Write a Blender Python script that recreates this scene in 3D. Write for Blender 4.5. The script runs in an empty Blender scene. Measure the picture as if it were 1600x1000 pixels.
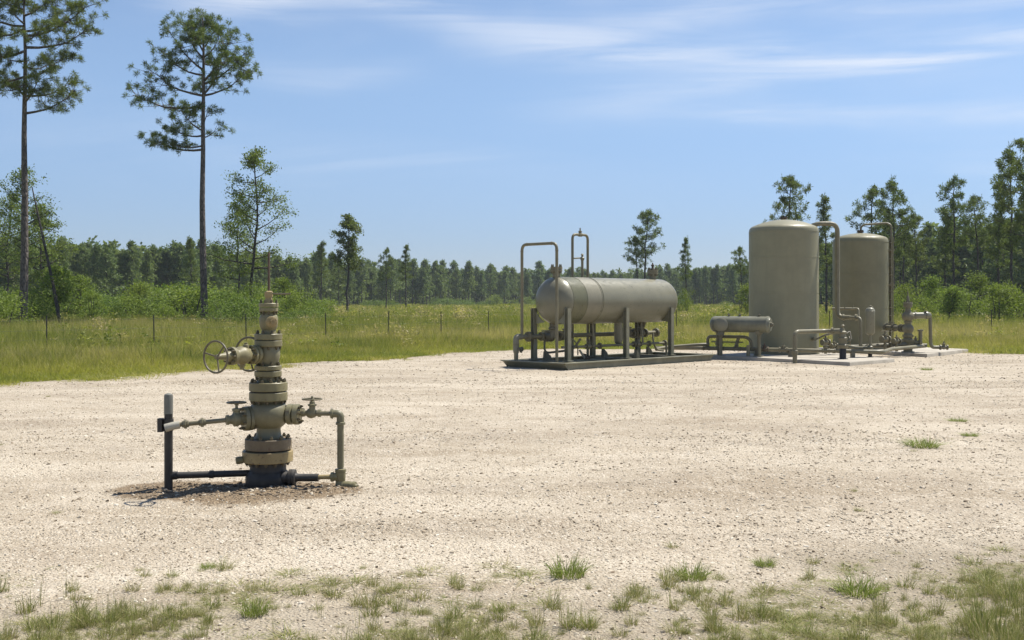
import bpy, math, random
import numpy as np
from mathutils import Vector, Matrix

# ------------------------------------------------------------------ camera, sky, sun, exposure
scene = bpy.context.scene
COL = scene.collection
F = 1700.0            # focal length in photo pixels (photo 1600 wide)
HOR = 470.0           # horizon row
CAMZ = 1.75

cam_d = bpy.data.cameras.new("camera")
cam_d.sensor_width = 36.0
cam_d.lens = F / 1600.0 * 36.0
cam_d.shift_y = -(500.0 - HOR) / 1600.0
cam_d.clip_start = 0.05
cam_d.clip_end = 6000.0
cam = bpy.data.objects.new("camera", cam_d)
cam.location = (0, 0, CAMZ)
cam.rotation_euler = (math.radians(90), 0, 0)
COL.objects.link(cam)
scene.camera = cam

SUN_AZ = math.radians(58)      # clockwise from +Y (view direction) toward +X
SUN_EL = math.radians(62)
world = bpy.data.worlds.new("World")
scene.world = world
world.use_nodes = True
wn = world.node_tree.nodes
wl = world.node_tree.links
for n_ in list(wn):
    wn.remove(n_)
w_out = wn.new("ShaderNodeOutputWorld")
w_bg = wn.new("ShaderNodeBackground")
w_bg.inputs["Strength"].default_value = 0.085
w_sky = wn.new("ShaderNodeTexSky")
w_sky.sky_type = 'NISHITA'
w_sky.sun_disc = False
w_sky.sun_elevation = SUN_EL
w_sky.sun_rotation = SUN_AZ
w_sky.altitude = 0.0
w_sky.air_density = 1.0
w_sky.dust_density = 0.0
w_sky.ozone_density = 4.5
# thin cirrus: stretched noise over the direction of view, mixed towards white
w_tc = wn.new("ShaderNodeTexCoord")
w_sep = wn.new("ShaderNodeSeparateXYZ")
wl.new(w_tc.outputs["Generated"], w_sep.inputs[0])


def wmath(op, a, b=None, c=None):
    m = wn.new("ShaderNodeMath")
    m.operation = op
    for i, v in enumerate((a, b, c)):
        if v is None:
            continue
        if isinstance(v, (int, float)):
            m.inputs[i].default_value = v
        else:
            wl.new(v, m.inputs[i])
    return m.outputs[0]


zc = wmath('MAXIMUM', w_sep.outputs[2], 0.0)
den = wmath('ADD', zc, 0.16)
cu = wmath('DIVIDE', w_sep.outputs[0], den)
cv = wmath('DIVIDE', w_sep.outputs[1], den)
w_cmb = wn.new("ShaderNodeCombineXYZ")
wl.new(cu, w_cmb.inputs[0])
wl.new(cv, w_cmb.inputs[1])


def wnoise(rot, scl, loc, scale, detail, rough, dist):
    mp = wn.new("ShaderNodeMapping")
    mp.vector_type = 'TEXTURE'
    mp.inputs["Rotation"].default_value = (0, 0, math.radians(rot))
    mp.inputs["Scale"].default_value = scl
    mp.inputs["Location"].default_value = loc
    wl.new(w_cmb.outputs[0], mp.inputs[0])
    nz = wn.new("ShaderNodeTexNoise")
    nz.inputs["Scale"].default_value = scale
    nz.inputs["Detail"].default_value = detail
    nz.inputs["Roughness"].default_value = rough
    nz.inputs["Distortion"].default_value = dist
    wl.new(mp.outputs[0], nz.inputs["Vector"])
    return nz.outputs["Fac"]


def wramp(v, a, b):
    mr = wn.new("ShaderNodeMapRange")
    mr.interpolation_type = 'SMOOTHSTEP'
    mr.inputs["From Min"].default_value = a
    mr.inputs["From Max"].default_value = b
    wl.new(v, mr.inputs["Value"])
    return mr.outputs[0]


az_ = wmath('ARCTAN2', w_sep.outputs[0], w_sep.outputs[1])
el_ = wmath('ARCSINE', w_sep.outputs[2])
w_ae = wn.new("ShaderNodeCombineXYZ")
wl.new(az_, w_ae.inputs[0])
wl.new(el_, w_ae.inputs[1])


def ae_noise(scl, scale, detail, rough, dist, rot=0.0, loc=(0, 0, 0)):
    mp = wn.new("ShaderNodeMapping")
    mp.inputs["Scale"].default_value = scl
    mp.inputs["Rotation"].default_value = (0, 0, math.radians(rot))
    mp.inputs["Location"].default_value = loc
    wl.new(w_ae.outputs[0], mp.inputs[0])
    nz = wn.new("ShaderNodeTexNoise")
    nz.inputs["Scale"].default_value = scale
    nz.inputs["Detail"].default_value = detail
    nz.inputs["Roughness"].default_value = rough
    nz.inputs["Distortion"].default_value = dist
    wl.new(mp.outputs[0], nz.inputs["Vector"])
    return nz.outputs["Fac"]


wisp = ae_noise((3.0, 34.0, 1.0), 1.0, 6.0, 0.6, 0.8, -4)          # fibres along each streak
warp = ae_noise((5.0, 9.0, 1.0), 1.0, 3.0, 0.5, 0.3, 0, (3, 1, 0))  # makes their edges wander


def streak(pts, width, amount, fade):
    """one thin cirrus streak following a curve over the sky, given by bearings and heights"""
    A = [math.atan((p[0] - 800) / F) for p in pts]
    E = [math.atan((HOR - p[1]) / F * math.cos(a)) for p, a in zip(pts, A)]
    q = np.polyfit(A, E, 2)
    c = wmath('ADD', wmath('MULTIPLY', wmath('ADD', wmath('MULTIPLY', az_, float(q[0])), float(q[1])), az_), float(q[2]))
    d = wmath('SUBTRACT', el_, c)
    d = wmath('ADD', d, wmath('MULTIPLY', wmath('SUBTRACT', warp, 0.5), width / F * 3.0))
    g = wmath('DIVIDE', d, width / F)
    g = wmath('EXPONENT', wmath('MULTIPLY', wmath('MULTIPLY', g, g), -1.0))
    m0 = wramp(az_, A[0] - fade, A[0] + fade * 1.5)
    m1 = wmath('SUBTRACT', 1.0, wramp(az_, A[-1] - fade, A[-1] + fade))
    g = wmath('MULTIPLY', wmath('MULTIPLY', g, m0), m1)
    return wmath('MULTIPLY', wmath('MULTIPLY', g, wramp(wisp, 0.25, 0.72)), amount)


sts = [streak([(260, -4), (450, 0), (690, 12)], 24, 0.75, 0.06),
       streak([(650, 34), (790, 54), (1060, 36)], 26, 0.5, 0.08),
       streak([(810, 80), (960, 92), (1250, 80), (1750, 46)], 22, 0.66, 0.08),
       streak([(880, 168), (1150, 130), (1560, 72)], 26, 0.42, 0.1),
       streak([(1050, 188), (1300, 184), (1760, 168)], 18, 0.40, 0.07),
       streak([(880, 8), (1300, 16), (1700, 6)], 20, 0.35, 0.08),
       streak([(380, 108), (480, 120), (620, 118)], 20, 0.28, 0.05)]
cl = sts[0]
for x_ in sts[1:]:
    cl = wmath('ADD', cl, x_)
streaks = wramp(wnoise(-14, (3.2, 0.42, 1.0), (0.35, 0.9, 0.0), 1.25, 6.0, 0.55, 0.6), 0.50, 0.85)
veil = wramp(ae_noise((3.0, 8.0, 1.0), 1.0, 4.0, 0.55, 0.4, 0, (7, 2, 0)), 0.40, 0.75)
cl = wmath('ADD', cl, wmath('MULTIPLY', wmath('MULTIPLY', streaks, veil), 0.35))
cl = wmath('ADD', cl, wmath('MULTIPLY', veil, 0.10))
cl = wmath('MULTIPLY', cl, wramp(zc, 0.05, 0.16))
cl = wmath('MINIMUM', cl, 1.0)
w_gain = wn.new("ShaderNodeMix")
w_gain.data_type = 'RGBA'
w_gain.inputs["B"].default_value = (6.0, 6.35, 7.0, 1.0)
wl.new(cl, w_gain.inputs["Factor"])
w_hsv = wn.new("ShaderNodeHueSaturation")
w_hsv.inputs["Saturation"].default_value = 0.94
w_hsv.inputs["Value"].default_value = 1.0
wl.new(w_sky.outputs[0], w_hsv.inputs["Color"])
w_tint = wn.new("ShaderNodeMix")
w_tint.data_type = 'RGBA'
w_tint.inputs["A"].default_value = (0.46, 0.505, 0.70, 1.0)     # moist air dulls the sky towards the horizon
w_tint.inputs["B"].default_value = (0.93, 0.91, 0.92, 1.0)
wl.new(wramp(zc, -0.02, 0.24), w_tint.inputs["Factor"])
w_mul = wn.new("ShaderNodeMix")
w_mul.data_type = 'RGBA'
w_mul.blend_type = 'MULTIPLY'
w_mul.inputs["Factor"].default_value = 1.0
wl.new(w_hsv.outputs[0], w_mul.inputs["A"])
wl.new(w_tint.outputs["Result"], w_mul.inputs["B"])
wl.new(w_mul.outputs["Result"], w_gain.inputs["A"])
wl.new(w_gain.outputs["Result"], w_bg.inputs["Color"])
wl.new(w_bg.outputs[0], w_out.inputs["Surface"])

sun_d = bpy.data.lights.new("sun", 'SUN')
sun_d.energy = 4.3
sun_d.angle = math.radians(0.55)
sun_d.color = (1.0, 0.955, 0.88)
sun = bpy.data.objects.new("sun", sun_d)
to_sun = Vector((math.sin(SUN_AZ) * math.cos(SUN_EL), math.cos(SUN_AZ) * math.cos(SUN_EL), math.sin(SUN_EL)))
sun.rotation_euler = to_sun.to_track_quat('Z', 'Y').to_euler()
sun.location = (20, 20, 40)
COL.objects.link(sun)

vs = scene.view_settings
vs.view_transform = 'Standard'
vs.look = 'None'
vs.exposure = 0.78
vs.gamma = 1.0
vs.use_curve_mapping = False
scene.cycles.max_bounces = 8
scene.cycles.transparent_max_bounces = 8

RNG = np.random.default_rng(7)
random.seed(7)


# ------------------------------------------------------------------ helpers
def at(px, py, Y):
    """point of the place seen at photo pixel px,py when it stands Y metres away"""
    return Vector(((px - 800.0) / F * Y, Y, CAMZ - (py - HOR) / F * Y))


def ground_at(px, py):
    Y = CAMZ * F / (py - HOR)
    return (px - 800.0) / F * Y, Y


def tag(o, label=None, cat=None, group=None, kind=None):
    if label: o["label"] = label
    if cat: o["category"] = cat
    if group: o["group"] = group
    if kind: o["kind"] = kind
    return o


def empty(name, loc, label=None, cat=None, group=None):
    o = bpy.data.objects.new(name, None)
    o.empty_display_size = 0.3
    o.location = loc
    COL.objects.link(o)
    return tag(o, label, cat, group)


def obj_from(name, me, mat=None, parent=None):
    if mat is not None and len(me.materials) == 0:
        me.materials.append(mat)
    o = bpy.data.objects.new(name, me)
    COL.objects.link(o)
    if parent is not None:
        o.parent = parent
    return o


def soup(name, verts, faces_n, mat=None):
    """fast mesh: verts (N,3); every faces_n consecutive verts form one face"""
    verts = np.asarray(verts, dtype=np.float32).reshape(-1, 3)
    n = len(verts)
    me = bpy.data.meshes.new(name)
    me.vertices.add(n)
    me.vertices.foreach_set("co", verts.ravel())
    me.loops.add(n)
    me.loops.foreach_set("vertex_index", np.arange(n, dtype=np.int32))
    nf = n // faces_n
    me.polygons.add(nf)
    me.polygons.foreach_set("loop_start", np.arange(nf, dtype=np.int32) * faces_n)
    me.polygons.foreach_set("loop_total", np.full(nf, faces_n, dtype=np.int32))
    me.update(calc_edges=True)
    if mat: me.materials.append(mat)
    return me


def weld(me):
    import bmesh
    bm = bmesh.new()
    bm.from_mesh(me)
    bmesh.ops.remove_doubles(bm, verts=bm.verts, dist=1e-6)
    bm.to_mesh(me)
    bm.free()
    return me


class MB:
    """collects shapes in world coordinates and links them as one mesh"""

    def __init__(self):
        self.v = []
        self.f = []

    def add(self, vs_, fs_):
        o = len(self.v)
        self.v.extend([tuple(p) for p in vs_])
        self.f.extend([tuple(i + o for i in f) for f in fs_])
        return self

    @staticmethod
    def frame(d):
        d = Vector(d).normalized()
        a = Vector((0, 0, 1)) if abs(d.z) < 0.9 else Vector((1, 0, 0))
        s = d.cross(a).normalized()
        return d, s, s.cross(d).normalized()

    def lathe(self, p0, d, prof, seg=20):
        """prof: (t, r) along d from p0; ends are closed"""
        p0 = Vector(p0)
        d, s, u = self.frame(d)
        vs_, fs_ = [], []
        for (t, r) in prof:
            c = p0 + d * t
            for k in range(seg):
                a = 2 * math.pi * k / seg
                vs_.append(c + (s * math.cos(a) + u * math.sin(a)) * max(r, 1e-4))
        for i in range(len(prof) - 1):
            for k in range(seg):
                k2 = (k + 1) % seg
                fs_.append((i * seg + k, i * seg + k2, (i + 1) * seg + k2, (i + 1) * seg + k))
        fs_.append(tuple(range(seg))[::-1])
        fs_.append(tuple((len(prof) - 1) * seg + k for k in range(seg)))
        return self.add(vs_, fs_)

    def cyl(self, p0, p1, r0, r1=None, seg=14):
        p0 = Vector(p0); p1 = Vector(p1)
        r1 = r0 if r1 is None else r1
        return self.lathe(p0, p1 - p0, [(0, r0), ((p1 - p0).length, r1)], seg)

    def tube(self, pts, r, seg=10, bend=None, radii=None):
        pts = [Vector(p) for p in pts]
        if bend:
            out = [pts[0]]
            for i in range(1, len(pts) - 1):
                a, b, c = pts[i - 1], pts[i], pts[i + 1]
                d1 = (a - b); d2 = (c - b)
                m = min(bend, d1.length * 0.48, d2.length * 0.48)
                q0 = b + d1.normalized() * m
                q2 = b + d2.normalized() * m
                for k in range(6):
                    t = k / 5
                    out.append(q0 * (1 - t) ** 2 + b * 2 * t * (1 - t) + q2 * t * t)
            out.append(pts[-1])
            pts = out
        n = len(pts)
        tan = []
        for i in range(n):
            a = pts[max(i - 1, 0)]; b = pts[min(i + 1, n - 1)]
            tan.append((b - a).normalized())
        _, s, u = self.frame(tan[0])
        vs_, fs_ = [], []
        for i in range(n):
            s = (s - tan[i] * s.dot(tan[i])).normalized()
            u = tan[i].cross(s)
            rr = radii[i] if radii else r
            for k in range(seg):
                a = 2 * math.pi * k / seg
                vs_.append(pts[i] + (s * math.cos(a) + u * math.sin(a)) * rr)
        for i in range(n - 1):
            for k in range(seg):
                k2 = (k + 1) % seg
                fs_.append((i * seg + k, i * seg + k2, (i + 1) * seg + k2, (i + 1) * seg + k))
        fs_.append(tuple(range(seg))[::-1])
        fs_.append(tuple((n - 1) * seg + k for k in range(seg)))
        return self.add(vs_, fs_)

    def box(self, c, ax, ay, az):
        """c centre; ax, ay, az half-extent vectors"""
        c = Vector(c); ax = Vector(ax); ay = Vector(ay); az = Vector(az)
        vs_ = [c + ax * i + ay * j + az * k for i in (-1, 1) for j in (-1, 1) for k in (-1, 1)]
        fs_ = [(0, 1, 3, 2), (4, 6, 7, 5), (0, 4, 5, 1), (2, 3, 7, 6), (0, 2, 6, 4), (1, 5, 7, 3)]
        return self.add(vs_, fs_)

    def prism(self, poly, ext):
        """poly: list of points, extruded by vector ext"""
        poly = [Vector(p) for p in poly]
        ext = Vector(ext)
        n = len(poly)
        vs_ = poly + [p + ext for p in poly]
        fs_ = [tuple(range(n))[::-1], tuple(range(n, 2 * n))]
        for i in range(n):
            j = (i + 1) % n
            fs_.append((i, j, n + j, n + i))
        return self.add(vs_, fs_)

    def torus(self, c, d, R, r, seg=32, sub=8):
        c = Vector(c)
        d, s, u = self.frame(d)
        vs_, fs_ = [], []
        for i in range(seg):
            a = 2 * math.pi * i / seg
            rad = s * math.cos(a) + u * math.sin(a)
            for j in range(sub):
                b = 2 * math.pi * j / sub
                vs_.append(c + rad * (R + r * math.cos(b)) + d * (r * math.sin(b)))
        for i in range(seg):
            for j in range(sub):
                i2 = (i + 1) % seg; j2 = (j + 1) % sub
                fs_.append((i * sub + j, i2 * sub + j, i2 * sub + j2, i * sub + j2))
        return self.add(vs_, fs_)

    def nuts(self, c, d, R, n, r, h, phase=0.0):
        """ring of hexagonal stud nuts standing on a flange face"""
        c = Vector(c)
        d, s, u = self.frame(d)
        for k in range(n):
            a = 2 * math.pi * (k + phase) / n
            p = c + (s * math.cos(a) + u * math.sin(a)) * R
            self.lathe(p, d, [(-0.002, r), (h * 0.62, r), (h * 0.64, r * 0.62), (h, r * 0.58)], 6)
        return self

    def wheel(self, c, d, R, r, spokes=3, dish=0.0, phase=0.0):
        c = Vector(c)
        d, s, u = self.frame(d)
        self.torus(c, d, R, r, 36, 8)
        hub = c - d * dish
        self.lathe(hub - d * r * 1.6, d, [(0, r * 2.4), (r * 3.2, r * 2.4), (r * 3.6, r * 1.4)], 10)
        for k in range(spokes):
            a = 2 * math.pi * (k + phase) / spokes
            self.cyl(hub, c + (s * math.cos(a) + u * math.sin(a)) * R, r * 0.85, r * 0.8, 8)
        return self

    def build(self, name, mat, parent=None, angle=38):
        off = Vector((0, 0, 0))
        q = parent
        while q is not None:
            off += q.location
            q = q.parent
        me = bpy.data.meshes.new(name)
        me.from_pydata([(p[0] - off.x, p[1] - off.y, p[2] - off.z) for p in self.v], [], self.f)
        me.polygons.foreach_set("use_smooth", [True] * len(me.polygons))
        me.update()
        me.set_sharp_from_angle(angle=math.radians(angle))
        return obj_from(name, me, mat, parent)


# ------------------------------------------------------------------ materials
def new_mat(name):
    m = bpy.data.materials.new(name)
    m.use_nodes = True
    nt = m.node_tree
    for n in list(nt.nodes):
        nt.nodes.remove(n)
    out = nt.nodes.new("ShaderNodeOutputMaterial")
    return m, nt, out


class NT:
    def __init__(self, nt):
        self.nt = nt

    def n(self, t, **kw):
        nd = self.nt.nodes.new(t)
        for k, v in kw.items():
            setattr(nd, k, v)
        return nd

    def set(self, nd, name, v):
        if isinstance(v, (int, float, tuple, list)):
            nd.inputs[name].default_value = v
        else:
            self.nt.links.new(v, nd.inputs[name])

    def coord(self, kind="Object"):
        return self.n("ShaderNodeTexCoord").outputs[kind]

    def pos(self):
        return self.n("ShaderNodeNewGeometry").outputs["Position"]

    def noise(self, vec, scale, detail=4.0, rough=0.55, dist=0.0, out="Fac"):
        nd = self.n("ShaderNodeTexNoise")
        self.set(nd, "Vector", vec)
        self.set(nd, "Scale", scale); self.set(nd, "Detail", detail)
        self.set(nd, "Roughness", rough); self.set(nd, "Distortion", dist)
        return nd.outputs[out]

    def mapping(self, vec, scale=(1, 1, 1), rot=(0, 0, 0), loc=(0, 0, 0)):
        nd = self.n("ShaderNodeMapping")
        self.set(nd, "Vector", vec)
        self.set(nd, "Scale", scale); self.set(nd, "Rotation", rot); self.set(nd, "Location", loc)
        return nd.outputs[0]

    def voronoi(self, vec, scale, feature='F1', out="Distance", rnd=1.0):
        nd = self.n("ShaderNodeTexVoronoi")
        nd.feature = feature
        self.set(nd, "Vector", vec)
        self.set(nd, "Scale", scale); self.set(nd, "Randomness", rnd)
        return nd.outputs[out]

    def ramp(self, v, a, b, lo=0.0, hi=1.0, smooth=True):
        nd = self.n("ShaderNodeMapRange")
        if smooth: nd.interpolation_type = 'SMOOTHSTEP'
        self.set(nd, "Value", v)
        self.set(nd, "From Min", a); self.set(nd, "From Max", b)
        self.set(nd, "To Min", lo); self.set(nd, "To Max", hi)
        return nd.outputs[0]

    def math(self, op, a, b=0.0):
        nd = self.n("ShaderNodeMath", operation=op)
        self.set(nd, 0, a); self.set(nd, 1, b)
        return nd.outputs[0]

    def mix(self, fac, a, b, blend='MIX'):
        nd = self.n("ShaderNodeMix", data_type='RGBA', blend_type=blend)
        self.set(nd, "Factor", fac)
        for k, v in (("A", a), ("B", b)):
            if isinstance(v, tuple) and len(v) == 3:
                v = (*v, 1.0)
            self.set(nd, k, v)
        return nd.outputs["Result"]

    def colorramp(self, v, stops):
        nd = self.n("ShaderNodeValToRGB")
        el = nd.color_ramp.elements
        while len(el) < len(stops):
            el.new(0.5)
        for e, (p, c) in zip(el, stops):
            e.position = p
            e.color = (*c, 1.0)
        self.set(nd, "Fac", v)
        return nd.outputs[0]

    def attr(self, name, kind='GEOMETRY', out="Fac"):
        nd = self.n("ShaderNodeAttribute", attribute_type=kind, attribute_name=name)
        return nd.outputs[out]

    def bump(self, h, strength=0.5, dist=0.01, normal=None):
        nd = self.n("ShaderNodeBump")
        self.set(nd, "Height", h); self.set(nd, "Strength", strength); self.set(nd, "Distance", dist)
        if normal is not None: self.set(nd, "Normal", normal)
        return nd.outputs[0]


def paint_mat(name, col, rough=0.45, rust=0.0, var=0.12, bump=0.15, dust=0.0, metallic=0.0, spec=0.4, scale=1.0, dustcol=(0.24, 0.20, 0.135)):
    m, nt, out = new_mat(name)
    g = NT(nt)
    p = g.pos()
    n1 = g.noise(p, 2.3 * scale, 5, 0.6)
    n2 = g.noise(p, 19 * scale, 4, 0.6)
    n3 = g.noise(g.mapping(p, (7 * scale, 7 * scale, 0.7 * scale)), 1.6, 5, 0.62)
    dark = tuple(c * (1 - var * 1.6) for c in col)
    lite = tuple(min(1, c * (1 + var)) for c in col)
    c = g.mix(g.ramp(n1, 0.32, 0.68), dark, lite)
    c = g.mix(g.ramp(n3, 0.45, 0.75, 0, 0.5), c, tuple(x * (1 - var * 2.0) for x in col))
    c = g.mix(g.ramp(n2, 0.55, 0.8, 0, 0.35), c, tuple(min(1, x * 1.25) for x in col))
    if dust > 0:
        nz = g.n("ShaderNodeNewGeometry").outputs["Normal"]
        sz = g.n("ShaderNodeSeparateXYZ")
        g.set(sz, 0, nz)
        up = g.ramp(sz.outputs[2], 0.2, 0.95)
        c = g.mix(g.math('MULTIPLY', up, g.ramp(n1, 0.2, 0.8, dust * 0.5, dust)), c, dustcol)
    if rust > 0:
        rn = g.noise(p, 11 * scale, 8, 0.68, 0.3)
        rm = g.ramp(rn, 0.66 - rust * 0.22, 0.74 - rust * 0.16)
        rc = g.mix(g.noise(p, 60 * scale, 3), (0.065, 0.037, 0.021), (0.14, 0.085, 0.05))
        c = g.mix(g.math('MULTIPLY', rm, 0.85), c, rc)
    b = g.n("ShaderNodeBsdfPrincipled")
    g.set(b, "Base Color", c)
    g.set(b, "Roughness", g.ramp(n2, 0.2, 0.8, rough - 0.1, rough + 0.14))
    g.set(b, "Metallic", metallic)
    b.inputs["Specular IOR Level"].default_value = spec
    if bump > 0:
        g.set(b, "Normal", g.bump(g.math('ADD', n2, g.math('MULTIPLY', n1, 0.6)), bump, 0.004))
    nt.links.new(b.outputs[0], out.inputs[0])
    return m


M = {}
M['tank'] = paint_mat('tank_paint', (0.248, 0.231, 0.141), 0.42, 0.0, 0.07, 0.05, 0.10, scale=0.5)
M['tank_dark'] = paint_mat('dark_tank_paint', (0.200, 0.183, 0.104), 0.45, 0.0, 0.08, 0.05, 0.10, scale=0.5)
M['vessel'] = paint_mat('vessel_paint', (0.196, 0.185, 0.125), 0.34, 0.0, 0.07, 0.04, 0.10, scale=0.5, spec=0.5)
M['band'] = paint_mat('band_paint', (0.120, 0.116, 0.060), 0.34, 0.0, 0.10, 0.04, 0.06, scale=0.7, spec=0.5)
M['band_pale'] = paint_mat('pale_band_paint', (0.205, 0.189, 0.128), 0.38, 0.0, 0.1, 0.04, 0.1, scale=0.7, spec=0.5)
M['skid'] = paint_mat('skid_paint', (0.147, 0.135, 0.090), 0.5, 0.10, 0.12, 0.1, 0.2)
M['beam'] = paint_mat('shade_lifted_paint', (0.205, 0.196, 0.132), 0.5, 0.08, 0.12, 0.1, 0.12)  # skid paint lightened on beams, legs and gussets to offset their shade
M['pipe'] = paint_mat('pipe_paint', (0.190, 0.170, 0.104), 0.46, 0.10, 0.12, 0.1, 0.12)
M['well'] = paint_mat('wellhead_paint', (0.198, 0.175, 0.090), 0.45, 0.28, 0.14, 0.18, 0.10, scale=1.6)
M['flange'] = paint_mat('flange_paint', (0.307, 0.234, 0.108), 0.48, 0.5, 0.16, 0.2, 0.10, scale=1.6)
M['flange_rust'] = paint_mat('rusty_flange_paint', (0.190, 0.146, 0.088), 0.55, 0.45, 0.2, 0.25, 0.08, scale=1.6)
M['green'] = paint_mat('spool_paint', (0.181, 0.166, 0.097), 0.42, 0.15, 0.14, 0.16, 0.10, scale=1.6)
M['dark'] = paint_mat('dark_coating', (0.036, 0.033, 0.029), 0.5, 0.06, 0.25, 0.22, 0.10, scale=1.6, dustcol=(0.2, 0.165, 0.12))
M['nut'] = paint_mat('stud_metal', (0.112, 0.093, 0.050), 0.5, 0.3, 0.2, 0.1, 0.1, scale=3)
M['rust'] = paint_mat('rusted_stem', (0.12, 0.086, 0.058), 0.75, 0.3, 0.25, 0.3, 0.0, scale=4)
M['grey'] = paint_mat('grey_post_cap', (0.165, 0.165, 0.14), 0.55, 0.08, 0.14, 0.15, 0.1, scale=2)
M['white'] = paint_mat('chalky_white_pipe', (0.36, 0.335, 0.27), 0.6, 0.15, 0.14, 0.15, 0.0, scale=3)
M['wheel'] = paint_mat('handwheel_paint', (0.146, 0.126, 0.074), 0.45, 0.22, 0.15, 0.15, 0.05, scale=3)
M['blue'] = paint_mat('blue_black_base', (0.008, 0.010, 0.020), 0.4, 0.05, 0.2, 0.1, 0.0, scale=2)
M['slate'] = paint_mat('slate_paint', (0.181, 0.178, 0.125), 0.38, 0.05, 0.14, 0.06, 0.12)
M['fence'] = paint_mat('fence_steel', (0.075, 0.07, 0.052), 0.6, 0.4, 0.2, 0.1, 0.0, scale=2)
M['wire'] = paint_mat('fence_wire', (0.06, 0.056, 0.05), 0.6, 0.2, 0.1, 0.0, 0.0)


def concrete_mat():
    m, nt, out = new_mat('concrete')
    g = NT(nt)
    p = g.pos()
    c = g.mix(g.ramp(g.noise(p, 1.3, 6, 0.65), 0.3, 0.7), (0.34, 0.305, 0.245), (0.45, 0.405, 0.33))
    c = g.mix(g.ramp(g.noise(p, 14, 5, 0.7), 0.5, 0.75, 0, 0.5), c, (0.22, 0.19, 0.15))
    c = g.mix(g.ramp(g.noise(p, 0.8, 4, 0.6, 0.4), 0.55, 0.72, 0, 0.55), c, (0.19, 0.165, 0.125))
    b = g.n("ShaderNodeBsdfPrincipled")
    g.set(b, "Base Color", c); g.set(b, "Roughness", 0.9)
    g.set(b, "Normal", g.bump(g.noise(p, 70, 4, 0.7), 0.4, 0.004))
    nt.links.new(b.outputs[0], out.inputs[0])
    return m


M['concrete'] = concrete_mat()


def gravel_mat():
    m, nt, out = new_mat('crushed_limestone')
    g = NT(nt)
    p = g.pos()
    # broad tonal patches and drive tracks running across the pad
    big = g.noise(g.mapping(p, (0.22, 0.55, 1.0), (0, 0, 0.12)), 1.0, 5, 0.6, 0.5)
    trk = g.noise(g.mapping(p, (0.16, 0.95, 1.0), (0, 0, 0.16)), 1.0, 6, 0.66, 1.1)
    mid = g.noise(p, 2.2, 5, 0.65, 0.2)
    fin = g.noise(p, 26, 5, 0.7)
    c = g.mix(g.ramp(big, 0.3, 0.7), (0.350, 0.290, 0.210), (0.535, 0.466, 0.360))
    c = g.mix(g.ramp(trk, 0.50, 0.68, 0, 0.55), c, (0.30, 0.238, 0.16))
    c = g.mix(g.ramp(mid, 0.48, 0.72, 0, 0.5), c, (0.60, 0.53, 0.425))
    c = g.mix(g.ramp(fin, 0.5, 0.8, 0, 0.5), c, (0.30, 0.245, 0.18))
    pat = g.noise(g.mapping(p, (0.5, 0.8, 1.0), (0, 0, -0.35), (4, 2, 0)), 1.0, 6, 0.68, 0.6)
    c = g.mix(g.ramp(pat, 0.52, 0.66, 0, 0.5), c, (0.315, 0.265, 0.20))
    # single stones
    v1 = g.n("ShaderNodeTexVoronoi")
    pw = g.n("ShaderNodeVectorMath", operation='ADD')
    g.set(pw, 0, p)
    dn = g.n("ShaderNodeVectorMath", operation='SCALE')
    g.set(dn, 0, g.noise(p, 30, 2, 0.5, 0, "Color")); g.set(dn, "Scale", 0.03)
    nt.links.new(dn.outputs[0], pw.inputs[1])
    g.set(v1, "Vector", pw.outputs[0]); g.set(v1, "Scale", 48.0)
    sx = g.n("ShaderNodeSeparateColor")
    g.set(sx, 0, v1.outputs["Color"])
    c = g.mix(g.ramp(sx.outputs[0], 0.70, 0.9, 0, 0.5), c, (0.27, 0.215, 0.15))
    c = g.mix(g.ramp(sx.outputs[1], 0.75, 0.95, 0, 0.6), c, (0.64, 0.57, 0.455))
    gap = g.ramp(v1.outputs["Distance"], 0.45, 0.75)
    c = g.mix(g.math('MULTIPLY', gap, g.ramp(pat, 0.35, 0.65, 0.2, 0.6)), c, (0.26, 0.205, 0.145))
    # soil where weeds take over, brown dirt around the wellhead
    soil = g.attr("soil")
    sm = g.ramp(g.math('ADD', soil, g.math('MULTIPLY', g.math('SUBTRACT', g.noise(p, 1.7, 6, 0.68, 0.3), 0.5), 1.1)), 0.35, 0.8)
    sc_ = g.mix(fin, (0.20, 0.165, 0.115), (0.33, 0.28, 0.205))
    c = g.mix(g.math('MULTIPLY', sm, 0.62), c, sc_)
    dirt = g.attr("dirt")
    dm = g.ramp(g.math('ADD', dirt, g.math('MULTIPLY', g.math('SUBTRACT', g.noise(p, 6, 6, 0.7, 0.2), 0.5), 1.0)), 0.3, 0.72)
    dc = g.colorramp(g.noise(p, 34, 6, 0.72), [(0.32, (0.082, 0.053, 0.030)), (0.52, (0.195, 0.138, 0.080)), (0.70, (0.40, 0.31, 0.205))])
    c = g.mix(g.math('MULTIPLY', dm, 0.9), c, dc)
    b = g.n("ShaderNodeBsdfPrincipled")
    g.set(b, "Base Color", c); g.set(b, "Roughness", 0.93)
    b.inputs["Specular IOR Level"].default_value = 0.2
    h = g.math('ADD', g.math('MULTIPLY', g.ramp(v1.outputs["Distance"], 0.0, 0.8), -0.9), g.math('MULTIPLY', g.noise(p, 9, 5, 0.7), 2.2))
    g.set(b, "Normal", g.bump(h, 0.75, 0.016))
    nt.links.new(b.outputs[0], out.inputs[0])
    return m


M['gravel'] = gravel_mat()


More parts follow.
